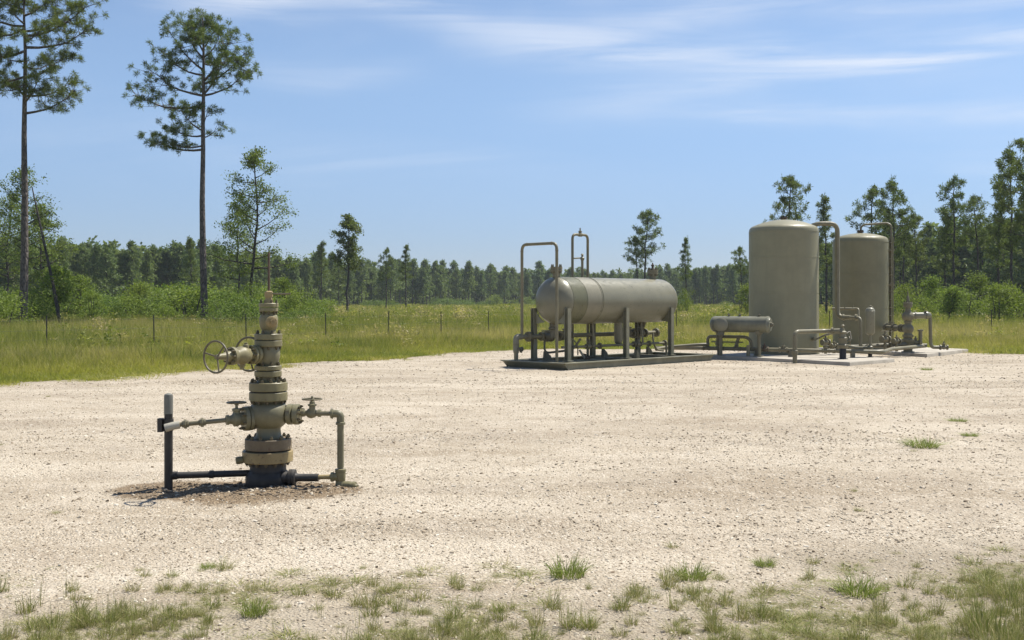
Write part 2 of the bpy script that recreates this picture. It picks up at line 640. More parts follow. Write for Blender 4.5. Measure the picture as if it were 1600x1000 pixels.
def stone_mat():
    m, nt, out = new_mat('loose_stone')
    g = NT(nt)
    t = g.attr("tint", 'INSTANCER')
    c = g.colorramp(t, [(0.0, (0.10, 0.075, 0.05)), (0.18, (0.21, 0.16, 0.105)), (0.40, (0.42, 0.352, 0.255)), (0.75, (0.53, 0.46, 0.35)), (1.0, (0.67, 0.61, 0.50))])
    c = g.mix(g.ramp(g.noise(g.pos(), 90, 3), 0.4, 0.7, 0, 0.3), c, (0.33, 0.27, 0.2))
    b = g.n("ShaderNodeBsdfPrincipled")
    g.set(b, "Base Color", c); g.set(b, "Roughness", 0.9)
    b.inputs["Specular IOR Level"].default_value = 0.2
    nt.links.new(b.outputs[0], out.inputs[0])
    return m


M['stone'] = stone_mat()


def ground_mat():
    m, nt, out = new_mat('meadow_soil')
    g = NT(nt)
    p = g.pos()
    a = g.noise(g.mapping(p, (0.05, 0.11, 1)), 1.0, 6, 0.65)
    b_ = g.noise(p, 0.9, 6, 0.7)
    c = g.mix(g.ramp(a, 0.35, 0.65), (0.15, 0.165, 0.04), (0.24, 0.22, 0.08))
    c = g.mix(g.ramp(b_, 0.5, 0.75, 0, 0.7), c, (0.20, 0.165, 0.085))
    b = g.n("ShaderNodeBsdfPrincipled")
    g.set(b, "Base Color", c); g.set(b, "Roughness", 1.0)
    b.inputs["Specular IOR Level"].default_value = 0.1
    g.set(b, "Normal", g.bump(g.noise(p, 5, 5, 0.7), 0.8, 0.1))
    nt.links.new(b.outputs[0], out.inputs[0])
    return m


M['ground'] = ground_mat()


def leaf_mat(name, dark, mid, lite, trans=0.3, inst_attr=None, obj_var=0.35, rough=0.6, spec=0.2):
    """foliage: colour varies by blade, by plant and by patch; light passes through the leaves"""
    m, nt, out = new_mat(name)
    g = NT(nt)
    geo = g.n("ShaderNodeNewGeometry")
    isl = geo.outputs["Random Per Island"]
    if inst_attr:
        c = inst_attr(g, isl)
    else:
        c = g.colorramp(isl, [(0.0, dark), (0.5, mid), (1.0, lite)])
        ob = g.n("ShaderNodeObjectInfo").outputs["Random"]
        c = g.mix(g.ramp(ob, 0.0, 1.0, 0.0, obj_var, False), c, tuple(x * y for x, y in zip(mid, (1.25, 0.95, 0.55))))
        c = g.mix(g.ramp(g.noise(g.coord("Object"), 0.9, 3), 0.45, 0.7, 0, 0.45), c, lite)
    d = g.n("ShaderNodeBsdfPrincipled")
    g.set(d, "Base Color", c); g.set(d, "Roughness", rough)
    d.inputs["Specular IOR Level"].default_value = spec
    t = g.n("ShaderNodeBsdfTranslucent")
    tc = g.mix(1.0, c, (1.0, 1.08, 0.62), 'MULTIPLY')
    g.set(t, "Color", tc)
    mx = g.n("ShaderNodeMixShader")
    mx.inputs[0].default_value = trans
    nt.links.new(d.outputs[0], mx.inputs[1])
    nt.links.new(t.outputs[0], mx.inputs[2])
    nt.links.new(mx.outputs[0], out.inputs[0])
    return m


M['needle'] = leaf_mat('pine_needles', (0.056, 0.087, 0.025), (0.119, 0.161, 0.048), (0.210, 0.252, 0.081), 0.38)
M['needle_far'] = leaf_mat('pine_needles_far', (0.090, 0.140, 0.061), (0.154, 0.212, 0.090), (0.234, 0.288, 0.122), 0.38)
M['oak'] = leaf_mat('broad_leaves', (0.081, 0.119, 0.030), (0.142, 0.192, 0.049), (0.230, 0.284, 0.081), 0.40)
M['shrub'] = leaf_mat('shrub_leaves', (0.094, 0.139, 0.026), (0.166, 0.227, 0.042), (0.265, 0.332, 0.072), 0.42)
M['shrub_dark'] = leaf_mat('dark_shrub_leaves', (0.070, 0.115, 0.028), (0.126, 0.189, 0.042), (0.210, 0.280, 0.070), 0.38)


def grass_col(g, isl):
    t = g.attr("tint", 'INSTANCER')          # 0 green .. 1 straw
    w = g.attr("warm", 'INSTANCER')          # lush yellow-green amount
    c = g.colorramp(t, [(0.0, (0.150, 0.190, 0.032)), (0.35, (0.245, 0.258, 0.052)), (0.65, (0.39, 0.335, 0.13)), (1.0, (0.50, 0.405, 0.215))])
    c = g.mix(g.ramp(w, 0, 1, 0, 0.8, False), c, (0.38, 0.375, 0.055))
    return g.mix(g.ramp(isl, 0, 1, 0, 0.42, False), c, g.mix(0.5, (0.36, 0.31, 0.15), c))


M['grass'] = leaf_mat('meadow_grass', None, None, None, 0.45, grass_col, rough=0.55, spec=0.25)


def bark_mat(name, a, b_, s=1.0):
    m, nt, out = new_mat(name)
    g = NT(nt)
    p = g.coord("Object")
    v = g.voronoi(g.mapping(p, (9 * s, 9 * s, 2.6 * s)), 1.0, 'DISTANCE_TO_EDGE')
    n = g.noise(p, 5 * s, 5, 0.65)
    c = g.mix(g.ramp(n, 0.3, 0.7), a, b_)
    c = g.mix(g.ramp(v, 0.0, 0.16, 0.75, 0.0), c, tuple(x * 0.35 for x in a))
    d = g.n("ShaderNodeBsdfPrincipled")
    g.set(d, "Base Color", c); g.set(d, "Roughness", 0.95)
    g.set(d, "Normal", g.bump(g.ramp(v, 0, 0.25), 0.8, 0.03))
    nt.links.new(d.outputs[0], out.inputs[0])
    return m


M['bark'] = bark_mat('pine_bark', (0.105, 0.088, 0.078), (0.20, 0.165, 0.14))
M['bark_dark'] = bark_mat('dark_bark', (0.062, 0.054, 0.046), (0.115, 0.10, 0.085))
M['bark_far'] = bark_mat('far_bark', (0.07, 0.062, 0.052), (0.125, 0.11, 0.095), 0.4)


# ------------------------------------------------------------------ ground and pad
class Waves:
    def __init__(self, rng, n, wl0, wl1):
        self.a = rng.uniform(0, 2 * np.pi, n)
        self.k = 2 * np.pi / np.exp(rng.uniform(np.log(wl0), np.log(wl1), n))
        self.p = rng.uniform(0, 2 * np.pi, n)
        self.w = (1 / self.k) / (1 / self.k).max()

    def __call__(self, x, y):
        s = 0
        for a, k, p, w in zip(self.a, self.k, self.p, self.w):
            s = s + w * np.sin(k * (np.cos(a) * x + np.sin(a) * y) + p)
        return s / np.sqrt((self.w ** 2).sum())


wv_a = Waves(RNG, 14, 1.2, 9.0)
wv_b = Waves(RNG, 18, 0.16, 1.1)
wv_e = Waves(RNG, 16, 0.8, 7.0)
wv_f = Waves(RNG, 16, 5.0, 45.0)

PAD = np.array([(-60, 8.0), (-40, 11.5), (-22, 17.2), (-15, 20.6), (-10.8, 22.9), (-8.6, 26.4), (-6.7, 28.4), (-4.5, 32.0), (-2.1, 36.3), (0.2, 38.8),
                (5.0, 40.0), (9.0, 40.4), (12.5, 40.6), (14.6, 38.6), (16.2, 36.2), (18.5, 35.4), (26, 34.0), (60, 33.0), (60, -30), (-60, -30)], dtype=float)


def pad_distance(x, y):
    """signed distance to the pad outline, positive outside"""
    x = np.asarray(x, float); y = np.asarray(y, float)
    best = np.full(x.shape, 1e9)
    inside = np.zeros(x.shape, bool)
    n = len(PAD)
    for i in range(n):
        ax, ay = PAD[i]; bx, by = PAD[(i + 1) % n]
        ex, ey = bx - ax, by - ay
        t = np.clip(((x - ax) * ex + (y - ay) * ey) / (ex * ex + ey * ey), 0, 1)
        best = np.minimum(best, np.hypot(x - ax - t * ex, y - ay - t * ey))
        c = ((ay > y) != (by > y))
        with np.errstate(divide='ignore', invalid='ignore'):
            xi = ex * (y - ay) / (ey if ey != 0 else 1e-9) + ax
        inside ^= c & (x < xi)
    return np.where(inside, -best, best)


WX, WY = -2.287, 10.2        # wellhead axis on the ground


def mound(x, y):
    dx = x - (WX - 0.22); dy = y - (WY - 0.35)
    r1 = np.exp(-((dx / 0.80) ** 2 + (dy / 0.50) ** 2))
    dx2 = x - (WX - 0.85); dy2 = y - (WY - 0.15)
    r2 = np.exp(-((dx2 / 0.42) ** 2 + (dy2 / 0.30) ** 2))
    dx3 = x - (WX + 0.45); dy3 = y - (WY - 0.15)
    r3 = np.exp(-((dx3 / 0.36) ** 2 + (dy3 / 0.26) ** 2))
    return r1, r2, r3


def pad_h(x, y):
    x = np.asarray(x, float); y = np.asarray(y, float)
    h = 0.013 * wv_a(x, y) + 0.0045 * wv_b(x, y)
    # shallow wheel ruts swinging across the pad
    for (c0, s, k) in ((15.5, 0.05, 0.004), (17.3, 0.05, 0.004), (22.3, -0.03, 0.003), (24.0, -0.03, 0.003), (8.3, 0.10, 0.0), (12.4, 0.11, 0.006), (9.4, 0.16, 0.012), (11.2, 0.16, 0.012), (19.4, 0.2, -0.012), (21.0, 0.2, -0.012)):
        yy = c0 + s * x + k * x * x
        h = h - 0.024 * np.exp(-((y - yy) / 0.20) ** 2) + 0.010 * np.exp(-((y - yy - 0.36) / 0.16) ** 2) + 0.010 * np.exp(-((y - yy + 0.36) / 0.16) ** 2)
    flat = np.exp(-(np.maximum(0, np.hypot(x - 6.5, y - 32.5) - 5.5) / 1.5) ** 2)
    h = h * (1 - 0.7 * flat)
    r1, r2, r3 = mound(x, y)
    h = h + r1 * (0.022 + 0.016 * wv_b(x * 1.7, y * 1.7)) + r2 * (0.012 + 0.012 * wv_b(x * 2, y * 2)) + r3 * (0.018 + 0.012 * wv_b(x * 1.9, y * 1.9))
    return h


def soil_w(x, y):
    s = 1.0 - np.clip((y - (6.1 + 0.15 * np.maximum(x, 0) ** 1.5)) / 1.5, 0, 1)
    right = np.clip((x - 1.0) / 1.6, 0, 1) * np.clip((8.9 - y) / 1.6, 0, 1)
    edge = np.clip((pad_distance(x, y) + 1.4) / 1.4, 0, 1) * 0.8
    return np.maximum(np.maximum(s * 0.75, right), edge)


def make_pad():
    xs = np.unique(np.concatenate([np.arange(-60, -12, 0.8), np.arange(-12, -5, 0.16), np.arange(-5, 0.2, 0.04), np.arange(0.2, 5, 0.09), np.arange(5, 18, 0.2), np.arange(18, 60.1, 0.8)]))
    ys = np.unique(np.concatenate([np.arange(-30, 4.5, 0.8), np.arange(4.5, 9, 0.06), np.arange(9, 11.5, 0.035), np.arange(11.5, 20, 0.11), np.arange(20, 42.5, 0.2)]))
    X, Y = np.meshgrid(xs, ys)
    d = pad_distance(X, Y) + 0.35 * wv_e(X, Y)
    Z = pad_h(X, Y) - np.clip(d + 0.15, 0, 1.2) * 0.22
    ny, nx = X.shape
    v = np.stack([X, Y, Z], -1).reshape(-1, 3)
    i = np.arange(nx * ny).reshape(ny, nx)
    q = np.stack([i[:-1, :-1], i[:-1, 1:], i[1:, 1:], i[1:, :-1]], -1).reshape(-1, 4)
    keep = (d.reshape(-1)[q].min(1) < 1.0)
    q = q[keep]
    me = bpy.data.meshes.new("gravel_pad")
    me.vertices.add(len(v)); me.vertices.foreach_set("co", v.astype(np.float32).ravel())
    me.loops.add(q.size); me.loops.foreach_set("vertex_index", q.astype(np.int32).ravel())
    me.polygons.add(len(q))
    me.polygons.foreach_set("loop_start", np.arange(len(q), dtype=np.int32) * 4)
    me.polygons.foreach_set("loop_total", np.full(len(q), 4, np.int32))
    me.polygons.foreach_set("use_smooth", np.ones(len(q), bool))
    me.update(calc_edges=True)
    a = me.attributes.new("soil", 'FLOAT', 'POINT')
    a.data.foreach_set("value", soil_w(X, Y).reshape(-1).astype(np.float32))
    r1, r2, r3 = mound(X, Y)
    a = me.attributes.new("dirt", 'FLOAT', 'POINT')
    a.data.foreach_set("value", np.clip(r1 * 1.9 + r2 * 1.6 + r3 * 1.4, 0, 1).reshape(-1).astype(np.float32))
    o = obj_from("gravel_pad", me, M['gravel'])
    tag(o, "pale crushed limestone pad with faint wheel tracks", None, None, "structure")


def ground_h(x, y):
    return -0.045 + 0.02 * wv_e(x * 0.5, y * 0.5) + 0.0 * x


def make_ground():
    xs = np.unique(np.concatenate([np.linspace(-3000, -120, 30), np.linspace(-120, 120, 161), np.linspace(120, 3000, 30)]))
    ys = np.unique(np.concatenate([np.linspace(-3000, 0, 20), np.linspace(0, 160, 130), np.linspace(160, 3500, 40)]))
    X, Y = np.meshgrid(xs, ys)
    Z = ground_h(X, Y)
    ny, nx = X.shape
    v = np.stack([X, Y, Z], -1).reshape(-1, 3)
    i = np.arange(nx * ny).reshape(ny, nx)
    q = np.stack([i[:-1, :-1], i[:-1, 1:], i[1:, 1:], i[1:, :-1]], -1).reshape(-1, 4)
    # cut the sheet away well inside the pad, where only gravel lies
    dd = pad_distance(X, Y).reshape(-1)
    q = q[dd[q].max(1) > -4.5]
    me = bpy.data.meshes.new("ground")
    me.from_pydata(v.tolist(), [], q.tolist())
    me.polygons.foreach_set("use_smooth", [True] * len(me.polygons))
    o = obj_from("ground", me, M['ground'])
    tag(o, "flat meadow ground beyond the gravel pad", None, None, "structure")


make_ground()
make_pad()


# ------------------------------------------------------------------ scattered stuff (grass, stones)
def proto(name, me):
    return bpy.data.objects.new(name, me)       # not linked: only a source shape for the scatter


def scatter(name, pts, rot, scl, pick, attrs, protos, label, cat):
    """one stuff object whose points carry copies of a few small shapes"""
    me = bpy.data.meshes.new(name)
    n = len(pts)
    me.vertices.add(n)
    me.vertices.foreach_set("co", np.asarray(pts, np.float32).ravel())
    for k, v in (("rz", rot), ("sc", scl), *attrs.items()):
        if k == "sc" or k == "rz":
            a = me.attributes.new(k, 'FLOAT_VECTOR', 'POINT')
            a.data.foreach_set("vector", np.asarray(v, np.float32).ravel())
        else:
            a = me.attributes.new(k, 'FLOAT', 'POINT')
            a.data.foreach_set("value", np.asarray(v, np.float32).ravel())
    a = me.attributes.new("pick", 'INT', 'POINT')
    a.data.foreach_set("value", np.asarray(pick, np.int32))
    o = obj_from(name, me)
    ng = bpy.data.node_groups.new(name + "_scatter", 'GeometryNodeTree')
    ng.interface.new_socket("Geometry", in_out='INPUT', socket_type='NodeSocketGeometry')
    ng.interface.new_socket("Geometry", in_out='OUTPUT', socket_type='NodeSocketGeometry')
    N = ng.nodes; L = ng.links
    gi = N.new("NodeGroupInput"); go = N.new("NodeGroupOutput")
    g2i = N.new("GeometryNodeGeometryToInstance")
    for p in reversed(protos):
        oi = N.new("GeometryNodeObjectInfo")
        oi.inputs["Object"].default_value = p
        oi.inputs["As Instance"].default_value = True
        L.new(oi.outputs["Geometry"], g2i.inputs[0])
    def named(nm, dt):
        nd = N.new("GeometryNodeInputNamedAttribute")
        nd.data_type = dt
        nd.inputs["Name"].default_value = nm
        return nd.outputs["Attribute"]
    iop = N.new("GeometryNodeInstanceOnPoints")
    L.new(gi.outputs[0], iop.inputs["Points"])
    L.new(g2i.outputs[0], iop.inputs["Instance"])
    iop.inputs["Pick Instance"].default_value = True
    L.new(named("pick", 'INT'), iop.inputs["Instance Index"])
    e2r = N.new("FunctionNodeEulerToRotation")
    L.new(named("rz", 'FLOAT_VECTOR'), e2r.inputs[0])
    L.new(e2r.outputs[0], iop.inputs["Rotation"])
    L.new(named("sc", 'FLOAT_VECTOR'), iop.inputs["Scale"])
    L.new(iop.outputs[0], go.inputs[0])
    md = o.modifiers.new("scatter", 'NODES')
    md.node_group = ng
    tag(o, label, cat, None, "stuff")
    return o


def blades(rng, n, radius, hmin, hmax, width, lean=0.35, seg=3, curl=0.5):
    """grass blades as narrow bent strips, returned as quads (soup of 4)"""
    out = []
    a = rng.uniform(0, 2 * np.pi, n)
    rr = radius * np.sqrt(rng.uniform(0, 1, n))
    bx, by = rr * np.cos(a), rr * np.sin(a)
    az = a + rng.normal(0, 0.9, n)
    h = rng.uniform(hmin, hmax, n)
    ln = np.abs(rng.normal(lean, lean * 0.6, n))
    face = rng.uniform(0, np.pi, n)
    for i in range(n):
        d = np.array([math.cos(az[i]), math.sin(az[i]), 0])
        s = np.array([math.cos(face[i]), math.sin(face[i]), 0])
        prev = None
        for k in range(seg + 1):
            t = k / seg
            off = ln[i] * (0.35 * t + curl * t * t) * h[i]
            z = h[i] * (t - 0.35 * min(1.2, ln[i]) * t * t)
            c = np.array([bx[i], by[i], z]) + d * off
            w = width * (1 - t) ** 0.7 * 0.5 + width * 0.06
            l, r = c - s * w, c + s * w
            if prev is not None:
                out += [prev[0], prev[1], r, l]
            prev = (l, r)
    return np.array(out)


def blade_proto(name, seed, n, radius, hmin, hmax, width, lean=0.35, seg=3, curl=0.5):
    r = np.random.default_rng(seed)
    return proto(name, weld(soup(name, blades(r, n, radius, hmin, hmax, width, lean, seg, curl), 4, M['grass'])))


def stone_proto(name, seed, flat):
    r = np.random.default_rng(seed)
    import bmesh
    bm = bmesh.new()
    bmesh.ops.create_icosphere(bm, subdivisions=1, radius=1.0)
    for v in bm.verts:
        k = r.uniform(0.65, 1.15)
        v.co = Vector((v.co.x * k * 1.25, v.co.y * k * 0.85, v.co.z * k * flat))
    me = bpy.data.meshes.new(name)
    bm.to_mesh(me); bm.free()
    me.materials.append(M['stone'])
    return proto(name, me)


def field_points(rng, n, y0, y1, spread=0.62, power=1.0):
    u = rng.uniform(0, 1, n)
    # uniform over area of the wedge in view
    y = np.sqrt(y0 * y0 + u * (y1 * y1 - y0 * y0))
    x = rng.uniform(-spread, spread, n) * y
    return x, y


def unit(v):
    return v / np.maximum(np.linalg.norm(v, axis=-1, keepdims=True), 1e-9)


def leaf_soup(rng, cen, n, radius, size, flat=0.6):
    N = len(cen)
    p = cen[:, None, :] + rng.normal(0, 1, (N, n, 3)) * radius * np.array([1, 1, 0.75])
    nrm = unit(rng.normal(0, 1, (N, n, 3)) + np.array([0, 0, flat]))
    a = unit(np.cross(nrm, rng.normal(0, 1, (N, n, 3))))
    b = np.cross(nrm, a)
    s = size * rng.uniform(0.55, 1.15, (N, n, 1))
    q = np.stack([p - a * s, p - b * s * 0.55, p + a * s, p + b * s * 0.55], 2)
    return q.reshape(-1, 3)


def make_field():
    rng = np.random.default_rng(21)
    protoN = [blade_proto('grass_near', 100 + i, 46, 0.24, 0.16, 0.46, 0.012, 0.45) for i in range(4)]
    protoT = [blade_proto('grass_tall', 110 + i, 40, 0.30, 0.45, 1.0, 0.014, 0.40) for i in range(4)]
    protoM = [blade_proto('grass_mid', 120 + i, 90, 0.95, 0.35, 1.0, 0.040, 0.40, 2) for i in range(3)]
    protoF = [blade_proto('grass_far', 130 + i, 120, 2.6, 0.45, 1.15, 0.14, 0.35, 2) for i in range(3)]
    protoW = []
    for i in range(2):
        rw = np.random.default_rng(140 + i)
        cw = np.stack([rw.normal(0, 0.12, 16), rw.normal(0, 0.12, 16), rw.uniform(0.12, 0.75, 16)], -1)
        protoW.append(proto('leafy_weed', soup('leafy_weed', np.concatenate([leaf_soup(rw, cw, 7, 0.07, 0.045), blades(rw, 8, 0.06, 0.4, 0.8, 0.012, 0.2, 1)]), 4, M['grass'])))
    protos = protoN + protoT + protoM + protoF + protoW
    P, R, S, K, T, W = [], [], [], [], [], []

    def put(x, y, base, npick, smin, smax, zs, tint, warm):
        n = len(x)
        z = ground_h(x, y)
        P.append(np.stack([x, y, z], -1))
        R.append(np.stack([np.zeros(n), np.zeros(n), rng.uniform(0, 6.28, n)], -1))
        s = rng.uniform(smin, smax, n)
        S.append(np.stack([s, s, s * zs], -1))
        K.append(base + rng.integers(0, npick, n))
        T.append(np.clip(tint, 0, 1)); W.append(np.clip(warm, 0, 1))

    def colour(x, y, d):
        nz = wv_f(x, y * 1.6)
        n2 = wv_e(x, y * 1.5)
        # lush strip at the pad edge, straw belt behind it, green then yellow-green meadow beyond
        edge = np.exp(-(d / 2.6) ** 2)
        straw = np.exp(-((d - 6.5) / 4.2) ** 2)
        left = np.clip((-4 - x) / 8, 0, 1)
        far = np.clip((y - 60) / 80, 0, 1)
        t = 0.34 + 0.40 * straw * (1 - 0.35 * left) - 0.24 * edge * (0.4 + left) + 0.20 * nz + 0.17 * n2 + rng.normal(0, 0.24, len(x)) + 0.02 * far
        w = 0.14 + 0.50 * far * (0.6 + 0.5 * nz) + 0.40 * edge * (0.3 + left) + 0.18 * n2 + rng.normal(0, 0.15, len(x))
        return t, w

    # short grass creeping over the pad edge
    x, y = field_points(rng, 60000, 16, 42, 0.66)
    d = pad_distance(x, y)
    dj = d + 0.55 * wv_e(x, y) + rng.normal(0, 0.25, len(x))
    k = (dj > 0.0) & (d < 5.0)
    x, y, d = x[k], y[k], d[k]
    t, w = colour(x, y, d)
    zs = np.clip(0.35 + d * 0.22, 0.35, 1.15)
    put(x, y, 0, 4, 0.75, 1.3, zs, t, w)
    # near meadow
    x, y = field_points(rng, 42000, 20, 66, 0.66)
    d = pad_distance(x, y)
    k = d > 2.2 + rng.uniform(0, 3.0, len(x))
    x, y, d = x[k], y[k], d[k]
    t, w = colour(x, y, d)
    put(x, y, 4, 4, 0.65, 1.15, np.clip(0.45 + d * 0.045, 0.45, 0.95) * rng.uniform(0.75, 1.2, len(x)), t, w)
    # middle distance
    x, y = field_points(rng, 17000, 55, 150, 0.66)
    d = pad_distance(x, y)
    t, w = colour(x, y, d)
    put(x, y, 8, 3, 0.8, 1.3, rng.uniform(0.6, 1.0, len(x)), t, w)
    # far meadow
    x, y = field_points(rng, 11000, 135, 365, 0.62)
    d = pad_distance(x, y)
    t, w = colour(x, y, d)
    put(x, y, 11, 3, 0.8, 1.3, rng.uniform(0.55, 0.95, len(x)), t, w)
    # distinct taller clumps: dry ones, dark ones, and leafy weeds
    for (n, y0, y1, base, npk, s0, s1, z0, z1) in ((2600, 24, 70, 4, 4, 0.8, 1.3, 0.75, 1.35), (3200, 24, 75, 14, 2, 0.7, 1.4, 0.6, 1.2), (2400, 60, 150, 14, 2, 1.4, 2.4, 0.5, 0.9), (1800, 60, 150, 8, 3, 0.6, 0.9, 1.0, 1.6)):
        x, y = field_points(rng, n, y0, y1, 0.66)
        d = pad_distance(x, y)
        k = (d > 2.0) & (wv_e(x * 0.9, y * 0.6) + rng.normal(0, 0.6, n) > 0.1)
        x, y, d = x[k], y[k], d[k]
        t = np.where(rng.uniform(0, 1, len(x)) < 0.45, rng.uniform(0.65, 1.0, len(x)), rng.uniform(-0.1, 0.25, len(x)))
        w = np.where(t < 0.3, rng.uniform(0, 0.9, len(x)) ** 2, 0.0)
        put(x, y, base, npk, s0, s1, np.clip(0.55 + d * 0.04, 0.5, 1.0) * rng.uniform(z0, z1, len(x)), t, w)
    scatter("meadow_grass", np.concatenate(P), np.concatenate(R), np.concatenate(S), np.concatenate(K),
            {"tint": np.concatenate(T), "warm": np.concatenate(W)}, protos,
            "tall green and straw coloured meadow grass beyond the pad", "grass")


def make_gravel():
    rng = np.random.default_rng(33)
    protos = [stone_proto('stone_a', 1, 0.55), stone_proto('stone_b', 2, 0.7), stone_proto('stone_c', 3, 0.4), stone_proto('stone_d', 4, 0.62)]
    xs, ys, ss = [], [], []
    for (n, y0, y1, s0, s1) in ((26000, 5.0, 8.5, 0.0035, 0.010), (3000, 5.0, 9.0, 0.009, 0.017), (26000, 8.0, 14.0, 0.005, 0.013),
                                (3200, 8.5, 15.0, 0.012, 0.022), (20000, 13.5, 24, 0.008, 0.019), (14000, 23, 38, 0.012, 0.028)):
        x, y = field_points(rng, n, y0, y1, 0.56)
        # stones gather in patches
        g = wv_a(x * 0.8, y * 1.3) * 0.5 + wv_e(x * 1.1, y * 1.5) * 0.5
        k = rng.uniform(-1.6, 1.2, n) < g + 0.25
        x, y = x[k], y[k]
        xs.append(x); ys.append(y)
        ss.append(s0 + (s1 - s0) * rng.uniform(0, 1, len(x)) ** 2)
    for i_ in range(len(xs)):
        m_ = sum(mound(xs[i_], ys[i_])) < rng.uniform(0.15, 0.9, len(xs[i_]))
        xs[i_], ys[i_], ss[i_] = xs[i_][m_], ys[i_][m_], ss[i_][m_]
    tints = [np.clip(rng.normal(0.56, 0.28, len(np.concatenate(xs))), 0, 1)]
    # clods and turned up stones round the wellhead
    n = 3000
    x = rng.normal(WX - 0.15, 0.72, n); y = rng.normal(WY - 0.3, 0.30, n)
    r1, r2, r3 = mound(x, y)
    k = rng.uniform(0, 0.9, n) < (r1 + r2 + r3)
    x, y = x[k], y[k]
    xs.append(x); ys.append(y); ss.append(0.005 + 0.020 * rng.uniform(0, 1, len(x)) ** 4)
    tints.append(np.clip(np.where(rng.uniform(0, 1, len(x)) < 0.12, 0.7, rng.normal(0.10, 0.09, len(x))), 0, 1))
    x, y, s = np.concatenate(xs), np.concatenate(ys), np.concatenate(ss)
    t = np.concatenate(tints)
    d = pad_distance(x, y)
    k = d < 0.2
    x, y, s, t = x[k], y[k], s[k], t[k]
    n = len(x)
    z = pad_h(x, y) + s * 0.12
    rot = np.stack([rng.normal(0, 0.3, n), rng.normal(0, 0.3, n), rng.uniform(0, 6.28, n)], -1)
    scl = np.stack([s * rng.uniform(0.8, 1.4, n), s, s], -1)
    scatter("gravel", np.stack([x, y, z], -1), rot, scl, rng.integers(0, 4, n), {"tint": t}, protos,
            "loose pale crushed stone strewn over the pad", "gravel")


make_field()
make_gravel()

# ------------------------------------------------------------------ concrete slabs
def slab(name, poly, h, label):
    b = MB()
    P0 = [Vector((x, y, -0.12)) for x, y in poly]
    cx = sum(p.x for p in P0) / len(P0); cy = sum(p.y for p in P0) / len(P0)
    root_loc = Vector((cx, cy, 0))
    n = len(P0)
    c = 0.02
    lo = P0
    mid = [Vector((p.x, p.y, h - c)) for p in P0]
    hi = [Vector((p.x + (cx - p.x) * 0.006, p.y + (cy - p.y) * 0.006, h)) for p in P0]
    vs_ = lo + mid + hi
    fs_ = []
    for i in range(n):
        j = (i + 1) % n
        fs_ += [(i, j, n + j, n + i), (n + i, n + j, 2 * n + j, 2 * n + i)]
    fs_.append(tuple(2 * n + i for i in range(n)))
    b.add(vs_, fs_)
    o = b.build(name, M['concrete'])
    me = o.data
    for v in me.vertices:
        v.co -= root_loc
    o.location = root_loc
    tag(o, label, "slab")
    return o


SLAB = 0.10
slab("concrete_slab", [(9.07, 29.2), (10.9, 31.0), (9.8, 37.0), (5.9, 33.2)], SLAB, "low pale concrete slab under the big front tank")
slab("concrete_slab", [(12.9, 33.8), (15.6, 37.2), (13.4, 41.0), (10.4, 38.0)], SLAB, "low pale concrete slab under the rear tank, farther back")

# ------------------------------------------------------------------ wellhead
PXM = WY / F                          # metres per photo pixel at the wellhead


def zf(y): return CAMZ - (y - HOR) * PXM
def wx(px): return WX + (px - 419.5) * PXM


UP = Vector((0, 0, 1))


def stack(prof_px, cx=419.5):
    """lathe profile from photo rows: (row, half width in px), bottom first"""
    z0 = zf(prof_px[0][0])
    return Vector((wx(cx), WY, z0)), [(zf(y) - z0, r * PXM) for (y, r) in prof_px]


def flange_part(root, name, y_top, y_bot, r, mat, nuts_top=0, nuts_bot=0, seg=44, cx=419.5, nr=2.6, inset=4.6):
    p0, pr = stack([(y_bot, r - 0.8), (y_bot - 0.8, r), (y_top + 0.8, r), (y_top, r - 0.8)], cx)
    o = MB().lathe(p0, UP, pr, seg).build(name, mat, root)
    if nuts_top or nuts_bot:
        b = MB()
        if nuts_top:
            b.nuts((wx(cx), WY, zf(y_top)), UP, (r - inset) * PXM, nuts_top, nr * PXM, 5.5 * PXM, 0.3)
        if nuts_bot:
            b.nuts((wx(cx), WY, zf(y_bot)), -UP, (r - inset) * PXM, nuts_bot, nr * PXM, 5.5 * PXM, 0.3)
        tag(b.build("stud_nuts", M['nut'], o), kind="stuff")
    return o


